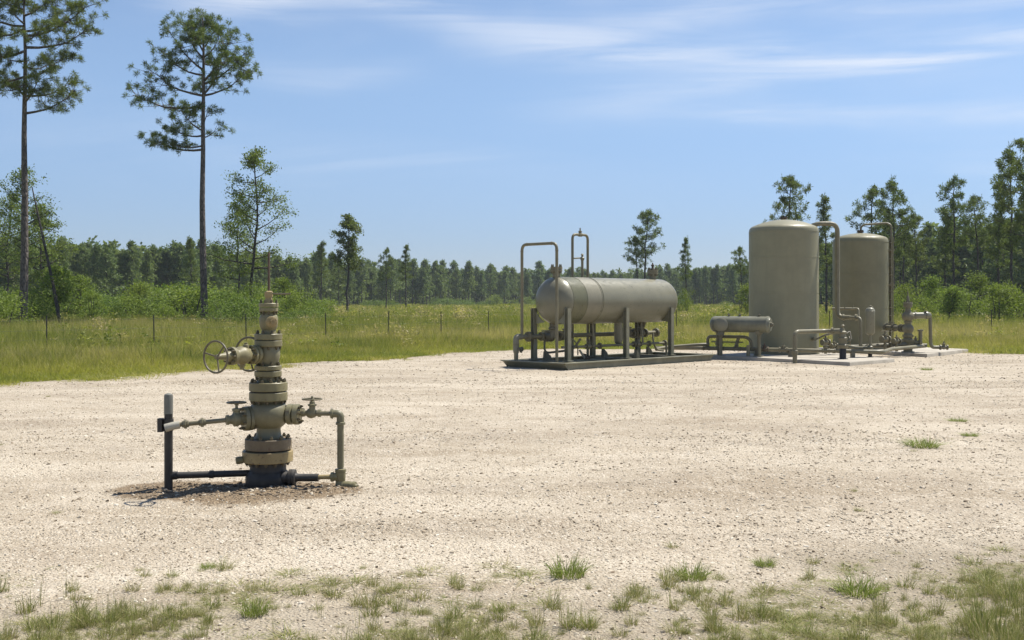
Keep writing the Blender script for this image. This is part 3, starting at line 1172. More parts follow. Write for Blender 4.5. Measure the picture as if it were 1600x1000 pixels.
def make_wellhead():
    root = empty("wellhead", (WX, WY, 0), "tall olive wellhead of stacked bolted flanges and valves standing in turned dirt", "wellhead")
    # dark casing head sunk in the ground
    p0, pr = stack([(790, 29), (768, 29.5), (762, 32.5), (755, 34.5), (747, 34.8), (741, 33.5), (738, 31), (736.5, 30.4), (735.5, 28.6), (733, 28), (722, 28)])
    ch = MB().lathe(p0, UP, pr, 40).build("casing_head", M['dark'], root)
    # big lower flange pair
    flange_part(root, "flange", 703.6, 720.5, 39, M['flange'], 0, 14, 48, 419, 3.1, 7)
    flange_part(root, "flange", 684.5, 701.4, 36, M['flange_rust'], 12, 0, 48, 420, 3.0, 5)
    MB().lathe(*(lambda a: (a[0], UP, a[1]))(stack([(704, 31), (701, 31)])), 32).build("ring_gasket", M['dark'], root)
    # lug on the flange's edge
    lug = MB().lathe((wx(384), WY - 0.10, zf(716)), (-1, -0.35, -0.1), [(0, 0.034), (0.035, 0.036), (0.06, 0.032), (0.064, 0.02)], 16)
    lug.build("lock_screw", M['well'], root)
    # spool: neck, round body, neck
    p0, pr = stack([(684, 23), (680, 19.5), (671, 18.4), (668, 18.8), (666.5, 21), (663, 25), (657, 29.4), (650, 31.6), (643, 31.8), (637, 30), (632, 26.4), (629.5, 23), (628, 21), (625, 20.6)], 420.5)
    MB().lathe(p0, UP, pr, 40).build("tubing_spool", M['green'], root)
    # second flange pair
    flange_part(root, "flange", 612.2, 625.2, 29.6, M['well'], 0, 12, 44, 420, 2.6, 4.4)
    flange_part(root, "flange", 597, 610.4, 29.6, M['well'], 12, 0, 44, 420, 2.6, 4.4)
    MB().lathe(*(lambda a: (a[0], UP, a[1]))(stack([(613, 25), (609.5, 25)], 420)), 32).build("ring_gasket", M['dark'], root)
    p0, pr = stack([(598, 20), (594, 15.5), (586, 15.5)], 420)
    MB().lathe(p0, UP, pr, 28).build("neck", M['green'], root)
    # third pair
    flange_part(root, "flange", 579.4, 588, 21, M['well'], 0, 8, 36, 419.5, 2.3, 3.6)
    flange_part(root, "flange", 571, 578, 21, M['well'], 8, 0, 36, 419.5, 2.3, 3.6)
    # master valve body
    p0, pr = stack([(572, 14), (568, 14.2), (563, 16.2), (556, 17.6), (549, 17.6), (544, 16.2), (540, 15.6)], 420.5)
    MB().lathe(p0, UP, pr, 32).build("valve_body", M['green'], root)
    flange_part(root, "flange", 531.6, 541, 21.4, M['well'], 0, 8, 36, 420, 2.3, 3.6)
    flange_part(root, "flange", 521.4, 530.6, 21.4, M['well'], 8, 0, 36, 420, 2.3, 3.6)
    # cap tee with plug facing the camera side
    p0, pr = stack([(522, 12), (516, 10.6), (513, 12.6), (509, 14), (498, 14.6), (493, 13), (490, 10), (487, 9.4)], 420.5)
    cap = MB().lathe(p0, UP, pr, 30).build("tee_cap", M['well'], root)
    c = Vector((wx(424.5), WY - 0.05, zf(502.5)))
    MB().lathe(c, (0.42, -0.9, 0), [(0, 0.046), (0.045, 0.047), (0.05, 0.052), (0.075, 0.052), (0.08, 0.046), (0.081, 0.02), (0.10, 0.018)], 20).build("plug", M['flange'], cap)
    flange_part(root, "flange", 480.6, 486.5, 14.6, M['well'], 0, 8, 30, 420.5, 1.7, 2.6)
    flange_part(root, "flange", 473.6, 480, 15.2, M['well'], 8, 0, 30, 420.5, 1.7, 2.6)
    p0, pr = stack([(474, 7.5), (471, 6), (464.5, 5.4), (463.5, 6.6), (456, 6.8), (454.5, 4.0)], 420.5)
    MB().lathe(p0, UP, pr, 6).build("stem_packing", M['flange'], root)
    p0, pr = stack([(456, 2.0), (397, 1.8), (394, 1.5)], 420.8)
    MB().lathe(p0, UP, pr, 10).build("valve_stem", M['rust'], root)
    MB().tube([(wx(424), WY - 0.01, zf(459)), (wx(440), WY - 0.01, zf(459.2)), (wx(455), WY - 0.01, zf(459))], 0.0075, 8).build("stem_handle", M['wheel'], root)

    # ---- upper wing valve with two handwheels, reaching towards the camera
    z = zf(553)
    d = Vector((-0.48, -0.877, 0)).normalized()
    a0 = Vector((wx(411), WY - 0.03, z))
    L = 0.60
    wing = MB()
    wing.lathe(a0, d, [(0, 0.062), (0.08, 0.062), (0.082, 0.088), (0.115, 0.088), (0.117, 0.075), (0.13, 0.075), (0.132, 0.088), (0.16, 0.088), (0.163, 0.06),
                       (0.19, 0.058), (0.215, 0.075), (0.26, 0.084), (0.30, 0.08), (0.33, 0.062), (0.36, 0.055), (0.38, 0.056), (0.382, 0.082), (0.42, 0.082), (0.422, 0.05),
                       (0.46, 0.046), (0.50, 0.03), (0.54, 0.028), (0.56, 0.02), (L, 0.016)], 24)
    wv = wing.build("wing_valve", M['well'], root)
    nb = MB()
    nb.nuts(a0 + d * 0.16, d, 0.074, 8, 0.012, 0.028)
    nb.nuts(a0 + d * 0.42, d, 0.066, 8, 0.012, 0.028)
    tag(nb.build("stud_nuts", M['nut'], wv), kind="stuff")
    MB().wheel(a0 + d * L, d, 0.141, 0.0095, 3, 0.02, 0.12).build("handwheel", M['wheel'], wv)
    c2 = a0 + d * 0.25
    n2 = Vector((0.02, 1.0, 0.0)).normalized()
    side = MB()
    side.lathe(c2, n2, [(0, 0.055), (0.09, 0.05), (0.10, 0.066), (0.125, 0.066), (0.13, 0.035), (0.20, 0.028), (0.26, 0.014)], 18)
    side.lathe(c2, Vector((-0.1, 0, -1)), [(0.05, 0.03), (0.10, 0.028), (0.105, 0.02), (0.13, 0.02)], 12)
    side.lathe(c2 + Vector((0.02, 0, 0)), Vector((0.05, 0, 1)), [(0.05, 0.03), (0.095, 0.028), (0.10, 0.016), (0.115, 0.016)], 12)
    sv = side.build("bonnet", M['well'], wv)
    MB().wheel(c2 + Vector((-0.01, 0.26, -0.003)), Vector((0.42, 0.91, 0)), 0.158, 0.0105, 3, 0.015, 0.4).build("handwheel", M['wheel'], root)

    # ---- left outlet of the spool: flanged valve, thin pipe, chalky coupling
    z = zf(652)
    d = Vector((-0.86, -0.51, -0.02)).normalized()
    a0 = Vector((wx(402), WY - 0.05, z))
    vb = MB()
    vb.lathe(a0, d, [(-0.05, 0.055), (0.035, 0.055), (0.037, 0.112), (0.07, 0.114), (0.072, 0.10), (0.078, 0.10), (0.08, 0.114), (0.115, 0.112), (0.117, 0.06), (0.15, 0.055), (0.17, 0.066),
                     (0.205, 0.066), (0.22, 0.045), (0.25, 0.036), (0.252, 0.046), (0.275, 0.046), (0.28, 0.024)], 26)
    lv = vb.build("outlet_valve", M['green'], root)
    nb = MB()
    nb.nuts(a0 + d * 0.115, d, 0.096, 8, 0.014, 0.034, 0.4)
    nb.nuts(a0 + d * 0.037, -d, 0.096, 8, 0.014, 0.034, 0.4)
    tag(nb.build("stud_nuts", M['nut'], lv), kind="stuff")
    pv = a0 + d * 0.18
    MB().lathe(pv, UP, [(0.03, 0.036), (0.075, 0.032), (0.08, 0.04), (0.10, 0.04), (0.105, 0.014), (0.16, 0.011)], 14).build("bonnet", M['green'], lv)
    MB().wheel(pv + UP * 0.155, UP, 0.085, 0.008, 4, 0.01).build("handwheel", M['wheel'], lv)
    # thin pipe to the post
    e0 = a0 + d * 0.26
    e1 = Vector((wx(291), WY - 0.22, zf(659.5)))
    MB().tube([e0, e1], 0.021, 12).build("outlet_pipe", M['pipe'], root)
    dd = (e1 - e0).normalized()
    for t in (0.52, 0.86):
        q = e0.lerp(e1, t)
        MB().lathe(q - dd * 0.032, dd, [(0, 0.024), (0.006, 0.032), (0.022, 0.032), (0.024, 0.043), (0.044, 0.043), (0.046, 0.03), (0.062, 0.03), (0.066, 0.022)], 8).build("union", M['pipe'], root)
    px_, py_ = wx(274.5), WY - 0.20
    MB().tube([e1 + Vector((0.01, 0, 0)), (wx(283), WY - 0.235, zf(661)), (wx(272), WY - 0.245, zf(664))], 0.031, 14, radii=[0.036, 0.036, 0.040]).build("coupling", M['white'], root)
    # post with clamp and pale cap
    ph = Vector((px_, py_, 0))
    MB().lathe(ph - UP * 0.25, UP, [(0, 0.038), (0.25 + zf(641), 0.038)], 20).build("post", M['dark'], root)
    MB().lathe(ph + UP * zf(643), UP, [(0, 0.040), (0.16, 0.040), (0.178, 0.036), (0.182, 0.028), (0.19, 0.012)], 20).build("post_cap", M['grey'], root)
    cl_ = MB()
    for dz in (-0.035, 0.035):
        cl_.lathe(ph + UP * (zf(660) + dz - 0.016), UP, [(0, 0.046), (0.032, 0.046)], 18)
    cl_.box(ph + Vector((-0.066, -0.02, zf(660))), (0.022, 0, 0), (0, 0.03, 0), (0, 0, 0.062))
    cl_.cyl(ph + Vector((-0.06, 0.0, zf(660))), ph + Vector((0.06, -0.045, zf(660))), 0.016)
    cl_.build("clamp", M['dark'], root)
    # lower dark pipe from post to casing head
    MB().tube([(px_, py_, zf(738)), (wx(395), WY - 0.02, zf(738.5))], 0.031, 16).build("lower_pipe", M['dark'], root)
    col_ = MB()
    for px0 in (284, 336):
        t = (px0 - 274.5) / (395 - 274.5)
        q = Vector((px_, py_, zf(738))).lerp(Vector((wx(395), WY - 0.02, zf(738.5))), t)
        MB().lathe(q, (1, 0.1, 0), [(-0.022, 0.032), (-0.018, 0.038), (0.018, 0.038), (0.022, 0.032)], 16).build("pipe_collar", M['dark'], root)

    # ---- right outlet of the spool: flanges, small valve, elbow, riser
    z = zf(647)
    b = MB().lathe((wx(443), WY, z), (1, -0.12, 0), [(0, 0.06), (0.05, 0.055), (0.06, 0.06)], 22)
    b.build("outlet_neck", M['green'], root)
    fx = Vector((1, -0.12, 0)).normalized()
    base = Vector((wx(447.5), WY - 0.01, z))
    for t0 in (0.0, 0.062):
        fo = MB().lathe(base + fx * (0.02 + t0), fx, [(0, 0.090), (0.005, 0.097), (0.045, 0.097), (0.05, 0.090)], 30).build("outlet_flange", M['green'], root)
        nb = MB().nuts(base + fx * (0.07 + t0 if t0 else 0.02), fx if t0 else -fx, 0.076, 8, 0.013, 0.03, 0.3)
        tag(nb.build("stud_nuts", M['nut'], fo), kind="stuff")
    zr = zf(645)
    q0 = base + fx * 0.13
    q0.z = zr
    vx = Vector((wx(490), WY - 0.05, zr))
    gv = MB()
    gv.lathe(q0, Vector((1, -0.06, 0)), [(0, 0.022), (0.02, 0.022), (0.022, 0.034), (0.05, 0.034), (0.055, 0.026), (0.07, 0.026), (0.085, 0.042), (0.115, 0.05), (0.145, 0.042), (0.16, 0.028),
                                         (0.175, 0.028), (0.18, 0.036), (0.205, 0.036), (0.21, 0.022)], 18)
    gv.lathe(vx + UP * 0.02, UP, [(0, 0.03), (0.045, 0.028), (0.05, 0.04), (0.066, 0.04), (0.07, 0.026), (0.09, 0.024), (0.095, 0.012), (0.14, 0.011)], 14)
    go_ = gv.build("gate_valve", M['green'], root)
    MB().wheel(vx + UP * 0.133, UP, 0.090, 0.007, 4, 0.008).build("handwheel", M['wheel'], go_)
    rx = wx(534.5)
    ry = WY - 0.07
    MB().tube([(wx(497), WY - 0.052, zr), (wx(523), ry, zr)], 0.022, 14).build("outlet_pipe", M['pipe'], root)
    MB().tube([(wx(520), ry, zr), (rx, ry, zr), (rx, ry, zf(661))], 0.036, 16, bend=0.06).build("elbow", M['green'], root)
    el = MB()
    el.lathe((wx(519), ry, zr), (1, 0, 0), [(0, 0.038), (0.004, 0.046), (0.022, 0.046), (0.026, 0.038)], 18)
    el.lathe((rx, ry, zf(658)), -UP, [(0, 0.038), (0.004, 0.045), (0.024, 0.045), (0.028, 0.036)], 18)
    el.build("elbow_collar", M['green'], root)
    MB().cyl((rx, ry, zf(660)), (rx, ry, zf(729)), 0.031, None, 18).build("riser_pipe", M['green'], root)
    MB().lathe((rx, ry, zf(752)), UP, [(0, 0.034), (0.01, 0.042), (0.05, 0.048), (0.10, 0.048), (0.105, 0.052), (0.125, 0.052), (0.13, 0.036)], 18).build("riser_tee", M['well'], root)
    ft = MB()
    ft.lathe((rx, ry, -0.03), UP, [(0, 0.05), (0.05, 0.05), (0.10, 0.045), (0.12, 0.034)], 16)
    ft.tube([(rx, ry - 0.0, 0.035), (rx + 0.09, ry - 0.01, 0.035), (rx + 0.14, ry - 0.03, 0.02)], 0.038, 14, bend=0.04)
    ft.lathe((rx + 0.115, ry - 0.02, 0.03), (0.9, -0.25, -0.2), [(0, 0.046), (0.022, 0.046), (0.024, 0.03), (0.05, 0.026)], 14)
    ft.build("drain_elbow", M['well'], root)
    # dark bottom outlet to the riser
    zb = zf(744)
    bo = MB()
    bo.lathe((wx(445), WY - 0.08, zb), (1, -0.02, 0), [(0, 0.062), (0.05, 0.055), (0.055, 0.062), (0.06, 0.076), (0.085, 0.078), (0.088, 0.07), (0.094, 0.07), (0.096, 0.078), (0.12, 0.076), (0.125, 0.044), (0.15, 0.036),
                                                      (0.335, 0.036)], 22)
    bo.build("bottom_outlet", M['dark'], root)
    MB().tube([(wx(499), WY - 0.08, zb + 0.004), (wx(533), ry, zb + 0.008)], 0.022, 14).build("brass_nipple", M['flange'], root)
    MB().lathe((wx(519), WY - 0.075, zb + 0.006), (1, 0, 0), [(0, 0.03), (0.005, 0.046), (0.03, 0.046), (0.034, 0.038), (0.08, 0.036)], 8).build("union", M['well'], root)
    return root


make_wellhead()

# ------------------------------------------------------------------ separator skid
SU = Vector((0.702, 0.712, 0)).normalized()     # along the vessel, away to the right
SV = Vector((0.712, -0.702, 0)).normalized()    # across, towards the camera side
SC = Vector((2.84, 30.37, 0))


def sk(a, b, z): return SC + SU * a + SV * b + UP * z


def small_valve(parent, p, pipe_d, stem_d, s, mat, wheel=True, name="valve"):
    """flanged body with bonnet and handwheel; s is the flange radius"""
    p = Vector(p); pipe_d = Vector(pipe_d).normalized(); stem_d = Vector(stem_d).normalized()
    b = MB()
    b.lathe(p - pipe_d * s * 1.5, pipe_d, [(0, s), (s * 0.4, s), (s * 0.42, s * 0.55), (s * 0.8, s * 0.62), (s * 1.5, s * 0.85), (s * 2.2, s * 0.62), (s * 2.58, s * 0.55), (s * 2.6, s), (s * 3.0, s)], 14)
    b.lathe(p, stem_d, [(0, s * 0.55), (s * 1.1, s * 0.5), (s * 1.12, s * 0.75), (s * 1.45, s * 0.75), (s * 1.5, s * 0.3), (s * 2.3, s * 0.16)], 12)
    v = b.build(name, mat, parent)
    if wheel:
        MB().wheel(p + stem_d * s * 2.25, stem_d, s * 1.05, s * 0.1, 4).build("handwheel", M['wheel'], v)
    return v


def pipe_flange(parent, p, d, r, t=0.05, mat=None, name="flange"):
    p = Vector(p); d = Vector(d).normalized()
    b = MB().lathe(p - d * t, d, [(0, r * 0.94), (t * 0.1, r), (t * 0.85, r), (t * 0.9, r * 0.88), (t * 1.1, r * 0.88), (t * 1.15, r), (t * 1.9, r), (t * 2, r * 0.94)], 18)
    b.nuts(p + d * t, d, r * 0.78, 8, r * 0.12, t * 0.7)
    b.nuts(p - d * t, -d, r * 0.78, 8, r * 0.12, t * 0.7)
    return b.build(name, mat or M['pipe'], parent)


def make_skid():
    root = empty("separator_skid", SC, "long horizontal olive vessel on six steel legs over a low skid frame", "separator")
    # skid: beams flared outwards to the top lip, plate floor
    a0, a1, b0, b1 = -3.12, 3.10, -1.07, 1.07
    H = 0.185
    fl = 0.20                       # how far the lip overhangs at the short ends
    def beam(pa, pb, out, flare0, flare1, name):
        # channel section: vertical web, outward lip at the top, foot at the bottom
        b = MB()
        d = (pb - pa).normalized()
        th = 0.022
        prof = [(0.0, 0.0), (0.055, 0.0), (0.055, 0.012), (th - 0.055 * 0, 0.012), (th, H - 0.026), (0.085, H - 0.026), (0.085, H), (-0.09, H), (-0.09, H - 0.022), (0.0, H - 0.022)]
        n = len(prof)
        vs_ = []
        for (pt, sgn, flr) in ((pa, -1, flare0), (pb, 1, flare1)):
            for (o_, z_) in prof:
                vs_.append(pt + out * o_ + UP * z_ + d * sgn * flr * (z_ / H))
        fs_ = [tuple(range(n))[::-1], tuple(range(n, 2 * n))] + [(i, (i + 1) % n, n + (i + 1) % n, n + i) for i in range(n)]
        b.add(vs_, fs_)
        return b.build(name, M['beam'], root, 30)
    beam(sk(a0, b1, 0), sk(a1, b1, 0), SV, fl, fl, "skid_beam")
    beam(sk(a1, b0, 0), sk(a0, b0, 0), -SV, fl, fl, "skid_beam")
    # sloping end plates
    for (a, sg) in ((a0, -1), (a1, 1)):
        b = MB()
        p = [sk(a, b0, 0.004), sk(a, b1, 0.004), sk(a + sg * fl, b1 + 0.02, H - 0.003), sk(a + sg * fl, b0 - 0.02, H - 0.003)]
        b.prism(p, SU * (-sg * 0.03))
        b.prism([sk(a + sg * fl, b0 - 0.04, H - 0.026), sk(a + sg * fl, b1 + 0.04, H - 0.026), sk(a + sg * (fl - 0.14), b1 + 0.04, H - 0.026), sk(a + sg * (fl - 0.14), b0 - 0.04, H - 0.026)], UP * 0.029)
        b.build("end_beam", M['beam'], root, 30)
    MB().box(sk(0, 0, 0.05), SU * (a1 + 0.01), SV * 1.0, UP * 0.012).build("skid_floor", M['skid'], root)
    for a in (-2.6, -0.2, 1.85):
        MB().box(sk(a, 0, 0.12), SU * 0.05, SV * 1.03, UP * 0.056).build("cross_beam", M['skid'], root)
    # vessel
    zc_ = 1.755
    R = 0.625
    hs = 2.2
    hd = 0.46
    va = -0.17
    prof = []
    for k in range(13):
        t = k / 12 * math.pi / 2
        prof.append((hd - hd * math.cos(t), R * math.sin(t)))
    prof += [(hd + 2 * hs - hd * 0 + hd * math.sin(k / 12 * math.pi / 2), R * math.cos(k / 12 * math.pi / 2)) for k in range(13)]
    vo = MB().lathe(sk(va - hs - hd, 0, zc_), SU, prof, 64).build("vessel", M['vessel'], root, 60)
    def band(t0, t1, mat, name, dr=0.004):
        MB().lathe(sk(va - hs + t0, 0, zc_), SU, [(0, R - 0.02), (0.001, R + dr), (t1 - t0 - 0.001, R + dr), (t1 - t0, R - 0.02)], 64).build(name, mat, vo, 50)
    band(-0.02, 0.55, M['band'], "green_band")
    band(0.553, 1.14, M['band_pale'], "pale_band")
    for t in (0.545, 1.14, 1.20):
        band(t - 0.012, t + 0.012, M['vessel'], "weld_seam", 0.010)
    # name plate bracket low on the near head
    MB().box(sk(va - hs - 0.10, 0.30, zc_ - 0.42), SU * 0.1 + SV * 0.12, UP * 0.025, (SV - SU) * 0.012).build("bracket", M['band_pale'], vo)
    # top nozzles
    for a in (-2.38, 1.78):
        n = MB()
        n.lathe(sk(a, 0, zc_ + R - 0.06), UP, [(0, 0.105), (0.20, 0.105), (0.202, 0.16), (0.25, 0.16), (0.252, 0.145), (0.262, 0.145), (0.264, 0.16), (0.325, 0.16), (0.327, 0.06)], 24)
        n.nuts(sk(a, 0, zc_ + R + 0.265), UP, 0.125, 8, 0.022, 0.07)
        n.nuts(sk(a, 0, zc_ + R + 0.142), -UP, 0.125, 8, 0.022, 0.05)
        no = n.build("nozzle", M['pipe'], vo)
        if a > 0:
            MB().lathe(sk(a, 0, zc_ + R + 0.26), UP, [(0, 0.07), (0.05, 0.06), (0.06, 0.035), (0.12, 0.035), (0.125, 0.05), (0.16, 0.05), (0.17, 0.02), (0.21, 0.018)], 10).build("relief_valve", M['rust'], no)
    # legs with gusset saddles
    for a in (-2.6, -0.2, 1.85):
        for sgn in (-1, 1):
            b = MB()
            bc = 0.60 * sgn
            top = zc_ - 0.20
            w = 0.062
            b.box(sk(a, bc + 0.055 * sgn, (H + top) / 2), SU * w, SV * 0.008, UP * (top - H) / 2)
            b.box(sk(a, bc - 0.055 * sgn, (H + top) / 2), SU * w, SV * 0.008, UP * (top - H) / 2)
            b.box(sk(a, bc, (H + top) / 2 - 0.001), SU * 0.007, SV * 0.054, UP * (top - H) / 2)
            b.box(sk(a, bc, H + 0.012), SU * 0.11, SV * 0.10, UP * 0.012)
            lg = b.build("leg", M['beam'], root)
            g_ = MB()
            poly = [sk(a - 0.012, bc - 0.06 * sgn, top - 0.42)]
            for k in range(7):
                th = math.radians(8 + k * 9)
                th = math.radians(18 + k * 8.5)
                yy = R * math.cos(th) - 0.02
                zz = zc_ - R * math.sin(th) + 0.02
                poly.append(sk(a - 0.012, yy * sgn if yy < 0.535 else 0.535 * sgn, zz))
            g_.prism(poly, SU * 0.024)
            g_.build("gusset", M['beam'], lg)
    # tall pipe loop at the near end
    ap = -2.98
    lp = MB().tube([sk(ap, 0.56, H), sk(ap, 0.56, 3.23), sk(ap, -0.68, 3.23), sk(ap, -0.68, 0.80)], 0.040, 14, bend=0.17).build("pipe_loop", M['pipe'], root)
    w_ = MB()
    for (b, z, d) in ((0.56, 3.05, UP), (0.56 - 0.18, 3.23, SV), (-0.50, 3.23, SV), (-0.68, 3.05, UP)):
        MB().lathe(sk(ap, b, z) - d * 0.012, d, [(0, 0.040), (0.004, 0.047), (0.02, 0.047), (0.024, 0.040)], 14).build("weld_collar", M['pipe'], lp)
    # second loop behind the vessel
    l2 = MB().tube([sk(-0.90, -0.74, H), sk(-0.90, -0.74, 3.60), sk(-0.25, -0.74, 3.60), sk(-0.25, -0.74, H)], 0.038, 14, bend=0.14).build("pipe_loop", M['pipe'], root)
    v2 = MB()
    v2.lathe(sk(-0.575, -0.74, 3.60), SU, [(-0.06, 0.042), (-0.055, 0.055), (0.055, 0.055), (0.06, 0.042)], 12)
    v2.lathe(sk(-0.575, -0.74, 3.62), UP, [(0, 0.045), (0.05, 0.04), (0.055, 0.052), (0.085, 0.052), (0.09, 0.022), (0.17, 0.018)], 10)
    v2.build("vent_valve", M['pipe'], l2)
    st = MB()
    st.tube([sk(-0.575, -0.66, zc_ + 0.2), sk(-0.575, -0.66, 2.90)], 0.036, 12)
    st.lathe(sk(-0.575, -0.66, 2.88), UP, [(0, 0.045), (0.04, 0.06), (0.07, 0.06), (0.10, 0.03), (0.14, 0.03), (0.16, 0.045), (0.19, 0.02)], 10)
    st.tube([sk(-0.575, -0.66, 2.95), sk(-0.86, -0.72, 2.93)], 0.02, 8)
    st.build("vent_stack", M['pipe'], root)
    # piping under the vessel
    zp = 0.80
    bm_ = -0.50
    MB().tube([sk(-3.16, -0.72, 0.19), sk(-3.16, -0.72, zp), sk(-2.95, -0.70, zp), sk(-2.6, bm_, zp), sk(2.62, bm_, zp)], 0.058, 14, bend=0.11).build("manifold_pipe", M['pipe'], root)
    MB().tube([sk(-3.165, -0.72, 0.42), sk(-3.165, -0.72, zp + 0.0), sk(-2.98, -0.70, zp)], 0.078, 16, bend=0.15).build("elbow", M['band_pale'], root)
    for (z0, r0) in ((0.60, 0.085), (0.40, 0.075), (0.28, 0.062)):
        MB().lathe(sk(-3.16, -0.72, z0), UP, [(-0.03, r0 * 0.8), (-0.025, r0), (0.025, r0), (0.03, r0 * 0.8)], 14).build("pipe_collar", M['pipe'], root)
    small_valve(root, sk(-3.08, -0.66, 0.48), SU, (SU * 0.3 - UP * 0.4), 0.06, M['skid'], False, "drain_cock")
    for (a, b, r0) in ((-2.80, -0.615, 0.135), (-2.42, bm_, 0.12), (-2.18, bm_, 0.15), (-2.06, bm_, 0.15), (-1.72, bm_, 0.14), (1.02, bm_, 0.17), (1.55, bm_, 0.15), (2.1, bm_, 0.10), (2.6, bm_, 0.13)):
        pipe_flange(root, sk(a, b, zp), SU, r0, 0.035)
    # feed neck out of the vessel bottom near the head
    fd = MB()
    fd.lathe(sk(-2.3, -0.2, zc_ - R - 0.35), UP, [(0, 0.075), (0.2, 0.08), (0.22, 0.12), (0.26, 0.12), (0.27, 0.09), (0.5, 0.09)], 16)
    fd.tube([sk(-2.3, -0.2, zc_ - R - 0.3), sk(-2.3, -0.2, zp), sk(-2.3, bm_, zp)], 0.075, 14, bend=0.1)
    fd.tube([sk(-2.3, bm_, zp), sk(-2.3, bm_, 0.35), sk(-1.95, 0.2, 0.45), sk(-1.8, 0.35, 0.75)], 0.03, 10, bend=0.15)
    fd.build("feed_pipe", M['skid'], root)
    small_valve(root, sk(-1.45, bm_, zp), SU, UP, 0.13, M['pipe'], False, "control_valve")
    MB().tube([sk(-1.45, bm_, zp), sk(-1.45, bm_, zc_ - 0.5)], 0.05, 12).build("riser_pipe", M['skid'], root)
    small_valve(root, sk(1.28, bm_, zp), SU, UP, 0.13, M['pipe'], False, "control_valve")
    small_valve(root, sk(1.88, bm_, zp), SU, UP, 0.13, M['pipe'], False, "control_valve")
    MB().tube([sk(1.9, bm_, zp), sk(1.9, bm_ + 0.1, zc_ - 0.5)], 0.05, 12, radii=[0.04, 0.10]).build("riser_pipe", M['skid'], root)
    # hanging sump
    sp = MB()
    sp.lathe(sk(0.18, 0.02, 0.52), UP, [(-0.05, 0.02), (0.0, 0.03), (0.02, 0.07), (0.06, 0.105), (0.12, 0.12), (0.72, 0.12)], 24)
    sp.build("sump", M['vessel'], root)
    pipe_flange(root, sk(0.42, -0.2, zp), SU, 0.13, 0.03)
    MB().tube([sk(-2.3, 0.12, 0.52), sk(2.3, 0.12, 0.52)], 0.035, 10).build("condensate_pipe", M['pipe'], root)
    for a in (-1.9, -0.75, 0.75, 1.45, 2.2):
        pipe_flange(root, sk(a, 0.12, 0.52), SU, 0.085, 0.022)
    for a in (-1.2, 0.95):
        small_valve(root, sk(a, 0.12, 0.52), SU, UP, 0.075, M['pipe'], True, "valve")
        MB().tube([sk(a + 0.22, 0.12, 0.52), sk(a + 0.22, 0.05, zc_ - R + 0.02)], 0.03, 10).build("riser_pipe", M['pipe'], root)
    for a in (-2.05, 2.28):
        MB().tube([sk(a, 0.12, 0.52), sk(a, 0.12, 0.16)], 0.032, 10).build("drain_pipe", M['pipe'], root)
    MB().tube([sk(-2.62, -0.30, 0.95), sk(-2.2, -0.1, 0.98), sk(-1.75, 0.2, 0.62), sk(-1.75, 0.2, 0.3)], 0.018, 8, bend=0.2).build("gauge_line", M['pipe'], root)
    # odds on the skid floor: braces, drain pipes, small valves
    for (a, b, l) in ((-2.42, -0.45, 0.5), (-0.05, -0.42, 0.4), (2.0, -0.42, 0.4), (0.2, 0.55, 0.3)):
        t = MB()
        t.prism([sk(a, b, H - 0.02), sk(a + l * 0.5, b, H - 0.02), sk(a + l * 0.42, b, H + 0.10), sk(a + 0.02, b, H + 0.22)], SV * 0.10)
        t.build("floor_bracket", M['skid'], root)
    MB().tube([sk(-2.25, 0.1, 0.10), sk(-1.5, 0.0, 0.12), sk(-0.9, -0.05, 0.12), sk(-0.4, 0.0, 0.10)], 0.05, 10, bend=0.1).build("drain_pipe", M['pipe'], root)
    small_valve(root, sk(-1.15, -0.03, 0.20), SU, UP * 0.8 - SU * 0.6, 0.07, M['rust'], False, "drain_cock")
    MB().tube([sk(-1.25, 0.0, 0.2), sk(-1.5, 0.05, 0.42)], 0.03, 8).build("lever", M['white'], root)
    # cable drop on the right leg side
    MB().tube([sk(2.25, -0.35, zp), sk(2.2, -0.3, 0.55), sk(2.35, -0.3, 0.30), sk(2.7, -0.3, 0.26)], 0.03, 8, bend=0.1).build("drain_pipe", M['pipe'], root)
    return root


make_skid()

# ------------------------------------------------------------------ tanks
def tank_profile(R, zb, zs, za, knuckle):
    prof = [(zb, R)]
    prof += [(zs - 0.12, R), (zs - 0.05, R)]
    # rounded shoulder, then a shallow dome
    for k in range(1, 7):
        t = k / 6 * math.radians(68)
        prof.append((zs + knuckle * math.sin(t), R - knuckle + knuckle * math.cos(t)))
    r1 = prof[-1][1]; z1 = prof[-1][0]
    for k in range(1, 9):
        t = k / 8
        prof.append((z1 + (za - z1) * (1 - (1 - t) ** 2), r1 * (1 - t) + 0.02 * t))
    return prof


T1 = Vector((8.55, 34.25, 0)); R1 = 1.072
T2 = Vector((12.12, 37.85, 0)); R2 = 0.93


def make_tank(name, c, R, zs, za, label, seams, mat):
    root = empty(name, (c.x, c.y, SLAB), label, "tank")
    prof = tank_profile(R, SLAB + 0.002, zs, za, 0.17)
    sh = MB().lathe((c.x, c.y, 0), UP, prof, 72).build("shell", M[mat], root, 50)
    for z in seams:
        MB().lathe((c.x, c.y, z), UP, [(-0.013, R - 0.01), (-0.010, R + 0.006), (0.010, R + 0.006), (0.013, R - 0.01)], 72).build("weld_seam", M[mat], sh)
    MB().lathe((c.x, c.y, SLAB), UP, [(0.0, R + 0.03), (0.02, R + 0.03), (0.022, R - 0.01)], 64).build("base_ring", M[mat], root)
    n = MB().lathe((c.x, c.y, za - 0.03), UP, [(0, 0.08), (0.055, 0.08), (0.056, 0.12), (0.085, 0.12), (0.086, 0.11), (0.11, 0.11), (0.112, 0.04), (0.14, 0.035)], 18)
    n.nuts((c.x, c.y, za + 0.08), UP, 0.09, 6, 0.016, 0.04)
    n.build("top_nozzle", M['rust'], root)
    return root, sh


